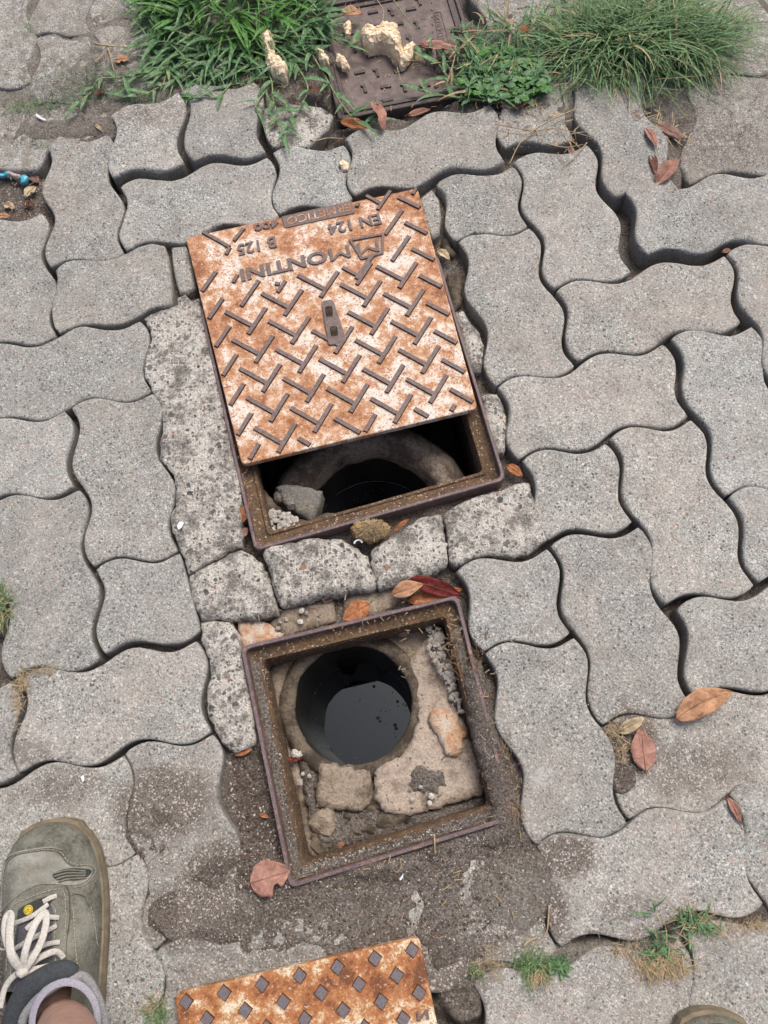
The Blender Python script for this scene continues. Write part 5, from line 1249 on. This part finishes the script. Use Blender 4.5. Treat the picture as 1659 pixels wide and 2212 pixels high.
straw([(1180, 310), (1220, 318), (1260, 312)], 'dry seed stalk over the wide joint below the fine tuft', .0010, .010)
straw([(1268, 308), (1240, 340), (1215, 362)], 'thin dry stalk on the paver below the fine tuft', .0009, .004)
straw([(1205, 330), (1220, 350), (1235, 345)], 'smallest dry twig below the fine tuft', .0008, .004)
straw([(680, 305), (710, 298), (740, 300)], 'short pale twig left of the wide paver', .0012)
straw([(1322, 1580), (1372, 1612), (1390, 1600)], 'thin white root above the pinkish oval leaf', .0007)
straw([(1132, 2045), (1140, 2035), (1160, 2025)], 'short tan stick beside the small leafy weed', .0018)
straw([(206, 95), (245, 100), (282, 102)], 'dry yellow shoot on the worn pavers', .0016, .006)
straw([(228, 92), (238, 120), (246, 155)], 'dry bent shoot left of the broad grass', .0016, .004)
straw([(205, 135), (222, 118), (236, 100)], 'thin dry shoot crossing the bent one', .0012, .004)
straw([(815, 0), (828, 25), (822, 55), (800, 62)], 'pale root across the plastic cover', .0009, .004)
straw([(850, 0), (880, 40), (925, 85)], 'green stalk falling across the plastic cover', .0013, .006, 'g_stem')
straw([(930, 138), (975, 132), (1010, 128)], 'yellow seed stalk at the right of the plastic cover', .0012, .010)
straw([(858, 145), (862, 160), (866, 175)], 'pale root hanging from the tan foam piece', .0009, .003)
straw([(1655, 380), (1620, 395), (1605, 408)], 'stalk at the right edge beside the fine tuft', .0008, .004)
straw([(1500, 1100), (1498, 1102)], 'crumb of straw on the paver at right', .0008, .002)

# ------------------------------------------------------------------ the person's feet
def shoe_mats():
    D_ = {}
    t = NT('worn_olive_suede', .9, .15)
    f = t.noise(260, 4, .7); g_ = t.noise(24, 5, .65, 3)
    c = t.mix(t.ramp(g_, .36, .66), (.085, .086, .066), (.225, .228, .19)); c = t.mix(t.ramp(f, .42, .66, 0, .45), c, (.29, .28, .235))
    c = t.mix(t.ramp(t.noise(48, 4, .7, 8), .56, .70, 0, .7), c, (.06, .062, .055)); c = t.mix(t.ramp(t.noise(20, 3, .6, 13), .60, .72, 0, .45), c, (.22, .14, .09))
    t.col(c); t.bump(t.math('ADD', f, t.noise(100, 5, .7)), .0022, .9); D_['upper'] = t.m
    t = NT('pale_worn_suede', .85, .2); f = t.noise(260, 4, .7); g_ = t.noise(28, 5, .65, 6)
    c = t.mix(t.ramp(g_, .36, .66), (.17, .165, .135), (.33, .33, .29)); c = t.mix(t.ramp(t.noise(30, 4, .7, 2), .58, .70, 0, .5), c, (.25, .17, .12)); t.col(c); t.bump(t.math('ADD', f, t.noise(90, 5, .7)), .0022, .9); D_['pale'] = t.m
    D_['toe'] = m_flat('scuffed_dark_toe', (.20, .195, .15), (.055, .055, .045), 50, .8, .25, .001)
    D_['sole'] = m_flat('tan_rubber', (.25, .20, .13), (.13, .115, .08), 60, .7, .3)
    D_['tongue'] = m_flat('grey_tongue', (.115, .11, .125), (.07, .068, .08), 300, .8)
    D_['lace'] = m_flat('dirty_white_lace', (.62, .60, .55), (.42, .40, .36), 500, .9, .2, .0008)
    D_['collar'] = m_flat('dark_grey_padding', (.060, .068, .074), (.04, .045, .05), 300, .9)
    D_['lining'] = m_flat('grey_mesh_lining', (.36, .36, .37), (.17, .165, .17), 700, .9, .2, .0012)
    D_['sock'] = m_flat('pale_lilac_sock', (.36, .355, .41), (.26, .255, .30), 500, .95, .1, .0008)
    D_['thread'] = m_flat('cream_thread', (.48, .45, .37), (.25, .23, .19), 900, .9)
    D_['crease'] = m_flat('dark_crease', (.05, .055, .05), (.03, .032, .03), 300, .9)
    t = NT('skin', .5, .4); f = t.noise(60, 4, .6); c = t.mix(t.ramp(f, .3, .7), (.36, .21, .155), (.50, .31, .24)); c = t.mix(t.ramp(t.noise(500, 2, .6), .60, .66, 0, .25), c, (.2, .09, .06)); t.col(c)
    t.b.inputs['Subsurface Weight'].default_value = .1; t.b.inputs['Subsurface Radius'].default_value = (.01, .004, .002); t.bump(t.noise(420, 3), .0005, .6); D_['skin'] = t.m
    return D_
SM = shoe_mats()
SH = [ # distance behind the toe tip, half width inside, half width outside, height of the upper
 (0.000, .006, .006, .026), (.003, .020, .020, .036), (.009, .033, .032, .044), (.018, .043, .041, .052), (.030, .050, .048, .058), (.045, .0545, .053, .061), (.062, .057, .056, .062), (.080, .0585, .0575, .062),
 (.100, .059, .0575, .066), (.120, .0585, .056, .073), (.140, .057, .054, .081), (.160, .055, .051, .089), (.180, .052, .048, .095), (.200, .049, .045, .097), (.220, .046, .042, .098), (.245, .043, .040, .099), (.270, .039, .037, .098), (.290, .032, .031, .094), (.300, .02, .02, .088)]
def interp(t, k):
    if t <= SH[0][0]: return SH[0][k]
    for a, b in zip(SH, SH[1:]):
        if t <= b[0]: f = (t - a[0]) / (b[0] - a[0]); return a[k] * (1 - f) + b[k] * f
    return SH[-1][k]
def shoe_z(x, t):
    """height of the upper at lateral x and distance t behind the toe"""
    w = interp(t, 1) if x < 0 else interp(t, 2); h = interp(t, 3); z0 = .022; s = min(1, abs(x) / max(w, .001))
    pw = 2.6 if t < .1 else 2.2
    return z0 + (h - z0) * max(0, 1 - s ** pw) ** (1 / pw) * 1.0
def build_shoe(person, T, mirror=1, detail=True, yaw=0.):
    """T = toe tip on the ground; the shoe points along +y turned by yaw"""
    Rm = Matrix.Rotation(yaw, 3, 'Z')
    def W3_(x, t, z): 
        p = Rm @ Vector((x * mirror, -t, 0)); return Vector((T.x + p.x, T.y + p.y, z))
    ts = [s[0] for s in SH]; V = []; F = []; n = 28
    tt = []
    for a, b in zip(ts, ts[1:]): tt += [a, (a + b) / 2]
    tt.append(ts[-1])
    for t in tt:
        for k in range(n + 1):
            a = math.pi * k / n; w = interp(t, 1) if a > math.pi / 2 else interp(t, 2)
            pw = 2.6 if t < .1 else 2.2
            ca, sa = math.cos(a), math.sin(a)
            rr_ = 1 / (abs(ca) ** pw + abs(sa) ** pw) ** (1 / pw)
            x = w * ca * rr_; z = .022 + (interp(t, 3) - .022) * sa * rr_
            # creases across the vamp
            if .085 < t < .125 and sa > .3: z -= .0018 * max(0, math.sin((t - .085) * 260 + x * 30)) * (1 if x * 1 > -.02 else .3)
            z += fbm((x, t), 45, 4) * .0010
            V.append(W3_(x, t, z))
    for i in range(len(tt) - 1):
        for k in range(n):
            tm = (tt[i] + tt[i + 1]) / 2; q = i * (n + 1) + k
            if tm > .172 and abs(math.pi * (k + .5) / n - math.pi / 2) < .80 and tm < .285: continue      # foot opening
            F.append((q, q + 1, q + n + 2, q + n + 1))
    up = mk('shoe', V, F, SM['upper'], person, smooth=True)
    # sole
    V = []; F = []
    outl = [(interp(t, 2) + .004 if 0 else interp(t, 2) + .0035, t) for t in tt] + [(-interp(t, 1) - .0035, t) for t in tt[::-1]]
    outl = [(x, t - .004 if t < .01 else t) for x, t in outl]
    N = len(outl)
    for z, d in ((.001, -.002), (.010, 0), (.018, .0005), (.026, -.001)):
        for x, t in outl: V.append(W3_(x + (d if x > 0 else -d), t, z))
    for k in range(3):
        for i in range(N): F.append((k * N + i, k * N + (i + 1) % N, (k + 1) * N + (i + 1) % N, (k + 1) * N + i))
    F.append(tuple(range(N))); F.append(tuple(range(3 * N, 4 * N)))
    mk('sole', V, F, SM['sole'], up)
    RM = ((0, 0), (.045, .031), (.085, .063), (.118, .091), (.166, .150), (.20, .186), (.32, .305))
    def rm(t):
        for (a, b), (c, d) in zip(RM, RM[1:]):
            if t <= c: return b + (d - b) * (t - a) / (c - a)
        return t
    W30 = W3_
    def W3(x, t, z): return W30(x, rm(t) if detail else t, z)
    def S(x, t, dz=.001): return W3(x, t, shoe_z(x, rm(t) if detail else t) + dz)
    def patch(poly, mat, name, dz=.0012, step=.006):
        """overlay panel following the upper"""
        pl_ = spline([Vector((a, b, 0)) for a, b in poly], 5, True); B = [(p.x, p.y) for p in pl_]
        xs = np.arange(min(b[0] for b in B), max(b[0] for b in B), step); ys = np.arange(min(b[1] for b in B), max(b[1] for b in B), step); arr = np.array(B)
        inn__ = [(float(x), float(y)) for x in xs for y in ys if inside((x, y), B) and np.min(np.hypot(arr[:, 0] - x, arr[:, 1] - y)) > step * .4]
        r_ = delaunay_2d_cdt([Vector(p) for p in B + inn__], [], [list(range(len(B)))], 1, 1e-7)
        V_ = [S(p.x, p.y, dz) for p in r_[0]]; nb = len(V_); F_ = [tuple(f) for f in r_[2]]
        fix = []
        for f in F_:
            a, b, c = (V_[i] for i in f[:3]); fix.append(f if (b - a).cross(c - a).z > 0 else f[::-1])
        ec = {}
        for f in fix:
            for a, b in zip(f, f[1:] + f[:1]): ec[(a, b)] = 1
        lowi = {}
        for (a, b) in list(ec):
            if (b, a) in ec: continue
            for i in (a, b):
                if i not in lowi: lowi[i] = len(V_); V_.append(V_[i] - Vector((0, 0, dz + .001)))
            fix.append((a, lowi[a], lowi[b], b))
        return mk(name, V_, fix, mat, up, smooth=False)
    def stitch(pts, name='stitching', r=.0005, dash=True, mat=None, dz=.0018):
        p2 = spline([Vector((a, b, 0)) for a, b in pts], 12); m_ = MB()
        P3 = [S(p.x, p.y, dz) for p in p2]
        if not dash: m_.tube(P3, r, 5)
        else:
            L = 0; seg = [P3[0]]
            dense = [];
            for a, b in zip(P3, P3[1:]):
                k = max(1, int((b - a).length / .0009)); dense += [a.lerp(b, q / k) for q in range(k)]
            for i in range(0, len(dense) - 3, 4): m_.tube([dense[i], dense[i + 1], dense[min(i + 3, len(dense) - 1)]], r, 4)
        return m_.build(name, mat or SM['thread'], up)
    # toe cap panel edge, vamp panel, eyelet stays
    if not detail:
        patch([(-.040, .03), (-.015, .008), (.015, .008), (.040, .03), (.047, .05), (.02, .045), (-.02, .045), (-.047, .05)], SM['toe'], 'toe_cap', .0008)
        return up, W3
    cap = [(-.053, .115), (-.052, .085), (-.045, .058), (-.030, .046), (-.010, .045), (.008, .047), (.022, .054), (.030, .068), (.038, .076), (.050, .078), (.0535, .088), (.048, .098), (.036, .099), (.018, .093), (-.002, .090), (-.022, .096), (-.040, .108)]
    patch(cap, SM['pale'], 'vamp_panel', .0010)
    stitch([(-.054, .120), (-.0535, .088), (-.047, .056), (-.031, .0435), (-.010, .0425), (.010, .0445), (.024, .051), (.032, .065), (.041, .0735), (.052, .077), (.0555, .088), (.049, .101), (.036, .102)])
    stitch([(-.056, .116), (-.055, .086), (-.0485, .053), (-.032, .041), (-.010, .040), (.012, .042), (.026, .049)], r=.0012, dash=False, mat=SM['pale'])
    # creased pocket at the side of the vamp
    patch([(.018, .078), (.034, .076), (.050, .082), (.053, .088), (.046, .094), (.030, .091), (.018, .086)], SM['crease'], 'side_gusset', .0022, .004)
    for k in range(4): stitch([(.016 + k * .002, .079 + k * .004), (.032, .078 + k * .004), (.049, .084 + k * .003)], 'fold', .0012, False, SM['upper'], .0026)
    # lacing stays: left and right, with tongue between
    patch([(-.037, .108), (-.020, .102), (.002, .098), (.022, .097), (.031, .102), (.033, .125), (.031, .150), (.030, .172), (.022, .172), (.017, .150), (.016, .122), (.004, .116), (-.022, .120), (-.026, .145), (-.026, .172), (-.036, .172), (-.039, .14)], SM['upper'], 'lace_stay', .0032, .005)
    stitch([(-.036, .165), (-.0375, .135), (-.034, .112), (-.018, .1055), (.002, .101), (.021, .1), (.028, .105), (.030, .130), (.0285, .168)], dz=.0045)
    stitch([(-.028, .170), (-.0285, .145), (-.024, .122), (-.010, .1185), (.004, .1145)], dz=.0045); stitch([(.019, .122), (.020, .15), (.024, .17)], dz=.0045)
    stitch([(.0345, .110), (.044, .112), (.050, .122), (.053, .142), (.0525, .165)]); stitch([(.036, .125), (.038, .15), (.040, .175), (.038, .2)], r=.0006)
    stitch([(.0345, .108), (.046, .114), (.0525, .130), (.055, .15)], 'panel_edge', .0011, False, SM['upper'])
    stitch([(-.040, .118), (-.050, .128), (-.055, .150), (-.054, .18)], 'panel_edge', .0011, False, SM['upper'])
    stitch([(-.041, .121), (-.0505, .131), (-.0555, .152)])
    patch([(-.023, .118), (-.008, .113), (.010, .112), (.017, .118), (.018, .150), (.021, .185), (-.024, .185), (-.025, .150)], SM['tongue'], 'tongue', .0025, .006)
    lab_ = patch([(-.024, .117), (-.010, .110), (.010, .1065), (.013, .116), (-.002, .122), (-.022, .128)], SM['crease'], 'tongue_label', .0050, .004)
    # yellow round badge with a small pictogram
    bc = S(-.0115, .1185, .0060); m_ = MB(); m_.add([bc + Vector((math.cos(a) * .0052, math.sin(a) * .0052, 0)) for a in np.linspace(0, 2 * math.pi, 25)[:-1]] + [bc + Vector((math.cos(a) * .0052, math.sin(a) * .0052, -.002)) for a in np.linspace(0, 2 * math.pi, 25)[:-1]], [tuple(range(24))] + [(i, 24 + i, 24 + (i + 1) % 24, (i + 1) % 24) for i in range(24)])
    m_.build('badge', m_flat('yellow_badge', (.75, .56, .05), (.70, .50, .04), 50, .5), up)
    m_ = MB(); bz = bc + Vector((0, 0, .0003))
    for tri in (((-.0030, -.0020), (.0030, -.0020), (.0, .0030)),):
        q_ = [bz + Vector((a, b, 0)) for a, b in tri]; m_.tube(q_ + [q_[0]], .00028, 4)
    m_.tube([bz + Vector((-.001, .001, 0)), bz + Vector((.0006, 0, 0)), bz + Vector((-.0004, -.0012, 0))], .0003, 4)
    m_.tube([bz + Vector((math.cos(a) * .0043, math.sin(a) * .0043, 0)) for a in np.linspace(0, 6.283, 20)], .00025, 4)
    m_.build('badge_symbol', SM['crease'], up)
    def lace(pts, w=.0034, name='lace'):
        P3 = spline([W3(x, t, z) for x, t, z in pts], 10); m_ = MB(); m_.tube(P3, w * 1.05, 8, flat=.26); return m_.build(name, SM['lace'], up, smooth=True)
    Z = lambda x, t, d: shoe_z(x, rm(t)) + d
    lace([(.020, .108, Z(.02, .108, .004)), (.014, .109, Z(.014, .109, .008)), (.006, .112, Z(.006, .112, .007))], .0026)
    lace([(-.030, .128, Z(-.03, .128, .005)), (-.005, .124, Z(0, .124, .009)), (.012, .116, Z(.012, .116, .007))], .0026)
    lace([(.024, .130, Z(.02, .13, .006)), (.005, .127, Z(0, .127, .009)), (-.012, .134, Z(-.01, .134, .008))], .0026)
    lace([(-.030, .150, Z(-.03, .15, .006)), (-.005, .143, Z(0, .143, .010)), (.022, .136, Z(.02, .136, .006))], .0026)
    lace([(.026, .150, Z(.026, .15, .006)), (.010, .150, Z(0, .15, .010)), (-.012, .160, Z(-.01, .16, .009))], .0026)
    zk = .108; K = (-.003, .166, zk)
    lace([K, (-.011, .150, zk + .008), (-.020, .132, zk + .002), (-.023, .121, zk - .008), (-.017, .119, zk - .006), (-.013, .135, zk + .008), (-.009, .152, zk + .012), K], .0046)
    lace([K, (.004, .150, zk + .010), (.013, .130, zk + .004), (.021, .122, zk - .004), (.024, .130, zk), (.019, .145, zk + .004), (.008, .158, zk + .006), K], .0040)
    lace([K, (-.014, .168, zk - .004), (-.027, .178, zk - .008), (-.034, .196, zk - .01)], .0032)
    lace([K, (.012, .158, zk - .002), (.027, .156, zk - .014), (.033, .163, zk - .020)], .0034)
    lace([K, (.014, .166, zk - .002), (.030, .168, zk - .012), (.038, .178, zk - .022), (.036, .186, zk - .022)], .0034)
    lace([(-.022, .146, zk - .012), (-.034, .146, zk - .018), (-.042, .143, zk - .026)], .0009, 'loose_thread')
    m_ = MB(); kp = W3(*K); m_.tube([kp + Vector((-.005, .001, 0)), kp + Vector((0, -.001, .003)), kp + Vector((.005, .001, 0))], .005, 8); m_.build('knot', SM['lace'], up, smooth=True)
    # padded collar around the ankle
    cc = [(0.002, .176, .112), (.022, .186, .108), (.038, .206, .103), (.041, .235, .102), (.032, .268, .108), (.0, .285, .115), (-.032, .268, .108), (-.041, .235, .104), (-.038, .206, .106), (-.022, .186, .112)]
    cc = [(48, 2214, .112), (72, 2168, .118), (115, 2132, .121), (160, 2112, .120), (184, 2112, .115), (205, 2142, .110), (222, 2190, .106), (226, 2240, .105), (195, 2300, .108), (130, 2320, .112), (70, 2285, .112)]
    P3 = spline([PD(*c) for c in cc], 6, True); m_ = MB(); m_.tube(P3 + [P3[0]], .0050, 10); m_.build('collar', SM['lining'], up, smooth=True)
    cc2 = [(-.044, .215, .100), (-.036, .188, .106), (-.018, .172, .110), (.004, .168, .111), (.018, .174, .108)]
    cc2 = [(20, 2240, .100), (32, 2190, .106), (58, 2142, .112), (98, 2112, .117), (138, 2096, .119), (166, 2102, .115)]
    P3 = spline([PD(*c) for c in cc2], 8); m_ = MB(); m_.tube(P3, .0115, 12, taper=lambda q: .45 + .62 * math.sin(math.pi * min(1, q * .9 + .1)) ** .5); m_.build('tongue_padding', SM['collar'], up, smooth=True)
    return up, W3
toeL = PD(104, 1777, .03); toeL.z = 0
toeR = PD(1548, 2198, .04); toeR.z = 0
person = tag(empty('person', (0, -.25, 0)), 'person standing at the bottom edge in worn olive grey lace-up safety shoes, bare ankle showing', 'person')
shL, WL = build_shoe(person, toeL, 1, True, .085)
shR, WR = build_shoe(person, toeR, -1, False, -.10)
# legs: one continuous skinned mesh from foot to foot through the hips
def skinned(name, pts, edges, radii, root, mat, parent, sub=2):
    og = ORG[parent]; me = bpy.data.meshes.new(name); me.from_pydata([tuple(Vector(p) - og) for p in pts], edges, []); me.materials.append(mat)
    ob = bpy.data.objects.new(name, me); col.objects.link(ob)
    ob.modifiers.new('skin', 'SKIN'); ob.modifiers.new('sub', 'SUBSURF').levels = sub
    for i, r in enumerate(radii): me.skin_vertices[0].data[i].radius = (r, r) if not isinstance(r, tuple) else r; me.skin_vertices[0].data[i].use_root = (i == root)
    dg = bpy.context.evaluated_depsgraph_get(); m2 = bpy.data.meshes.new_from_object(ob.evaluated_get(dg)); bpy.data.objects.remove(ob)
    o = bpy.data.objects.new(name, m2); col.objects.link(o); m2.name = name
    m2.polygons.foreach_set('use_smooth', [True] * len(m2.polygons)); o.parent = parent; ORG[o] = og; return o
aL = WL(0, .232, .06); aR = WR(0, .232, .06)
def leg(W, hip): return [W(0, .13, .045), W(0, .225, .055), W(0, .235, .10), W(0, .238, .15), W(0, .250, .24), W(0, .262, .33), W(0, .24, .46)]
hipL, hipR = Vector((-.16, -.66, .82)), Vector((.10, -.66, .82)); pel = Vector((-.03, -.66, .88))
ptsL, ptsR = leg(WL, hipL), leg(WR, hipR)
ptsL[1:6] = [PD(118, 2225, .05), PD(136, 2218, .10), PD(144, 2236, .15), PD(152, 2310, .24), PD(160, 2400, .33)]; ptsL[6] = Vector((-.31, -.36, .47)); ptsL[0] = WL(0, .17, .035)
pts = ptsL + [ptsL[-1].lerp(hipL, .5), hipL] + ptsR + [ptsR[-1].lerp(hipR, .5), hipR] + [pel, pel + Vector((0, 0, .12))]
ra = [.018, .028, .030, .031, .037, .046, .056, .068, .085]; ra = ra + ra + [.12, .13]
ed = [(i, i + 1) for i in range(8)] + [(i, i + 1) for i in range(9, 17)] + [(8, 18), (17, 18), (18, 19)]
body = skinned('body', pts, ed, ra, 18, SM['skin'], person)
tor = [pel + Vector((0, .01, .13)), pel + Vector((0, .03, .28)), pel + Vector((0, .06, .42)), pel + Vector((0, .10, .53)), pel + Vector((0, .15, .62)), pel + Vector((0, .20, .71))]
shl, shr = pel + Vector((-.18, .09, .46)), pel + Vector((.18, .09, .46)); ell, elr = Vector((-.27, -.42, 1.12)), Vector((.21, -.42, 1.12)); hal, har = Vector((-.07, -.13, 1.15)), Vector((.07, -.13, 1.15))
skinned('head_and_arms', [tor[3], tor[4], tor[5] , tor[5] + Vector((0, .03, .07)), shl, ell, hal, shr, elr, har], [(0, 1), (1, 2), (2, 3), (0, 4), (4, 5), (5, 6), (0, 7), (7, 8), (8, 9)], [.07, .055, .075, .085, .05, .042, .026, .05, .042, .026], 0, SM['skin'], person, 1)
skinned('shirt', [pel + Vector((0, 0, .02)), tor[0], tor[1], tor[2], tor[3], shl, shl.lerp(ell, .5), shr, shr.lerp(elr, .5)], [(0, 1), (1, 2), (2, 3), (3, 4), (3, 5), (5, 6), (3, 7), (7, 8)], [.15, .145, .14, .15, .09, .075, .06, .075, .06], 3, m_flat('grey_cloth', (.22, .22, .23), (.15, .15, .16), 200, .9), person, 1)
for k_, (hh, sgn) in enumerate(((hal, 1), (har, -1))):
    for q_ in range(5):
        a0_ = hh + Vector((0, -.01 * 0, .035 - q_ * .017)); tip_ = a0_ + Vector((sgn * (.045 if q_ else .03), .055 if q_ else .035, .006 if q_ else .02))
        skinned('finger', [hh + Vector((0, -.03, .01 - q_ * .005)), a0_ + Vector((-sgn * .004, .02, 0)), a0_.lerp(tip_, .6) + Vector((0, .012, 0)), tip_], [(0, 1), (1, 2), (2, 3)], [.012, .0095, .009, .007], 0, SM['skin'], person, 1)
skinned('shorts', [ptsL[-1] + Vector((0, 0, .02)), ptsL[-1].lerp(hipL, .5), hipL, ptsR[-1] + Vector((0, 0, .02)), ptsR[-1].lerp(hipR, .5), hipR, pel, pel + Vector((0, 0, .13))], [(0, 1), (1, 2), (3, 4), (4, 5), (2, 6), (5, 6), (6, 7)], [.075, .085, .10, .075, .085, .10, .135, .14], 6, m_flat('dark_blue_cloth', (.05, .06, .09), (.03, .035, .055), 200, .9), person, 1)
for W in (WL, WR):
    V = []; F = []; n = 32
    for k, (z, r) in enumerate(((.085, .038), (.105, .0385), (.122, .0385), (.1245, .0370), (.1235, .031))):
        c = PD(140, 2206, z) if W is WL else W(0, .236, z)
        for i in range(n):
            a = 2 * math.pi * i / n; V.append(c + Vector((math.cos(a) * r, math.sin(a) * r * 1.08, .004 * math.sin(a))))
    for k in range(4):
        for i in range(n): j = (i + 1) % n; F.append((k * n + i, k * n + j, (k + 1) * n + j, (k + 1) * n + i))
    mk('sock', V, F, SM['sock'], person, smooth=True)
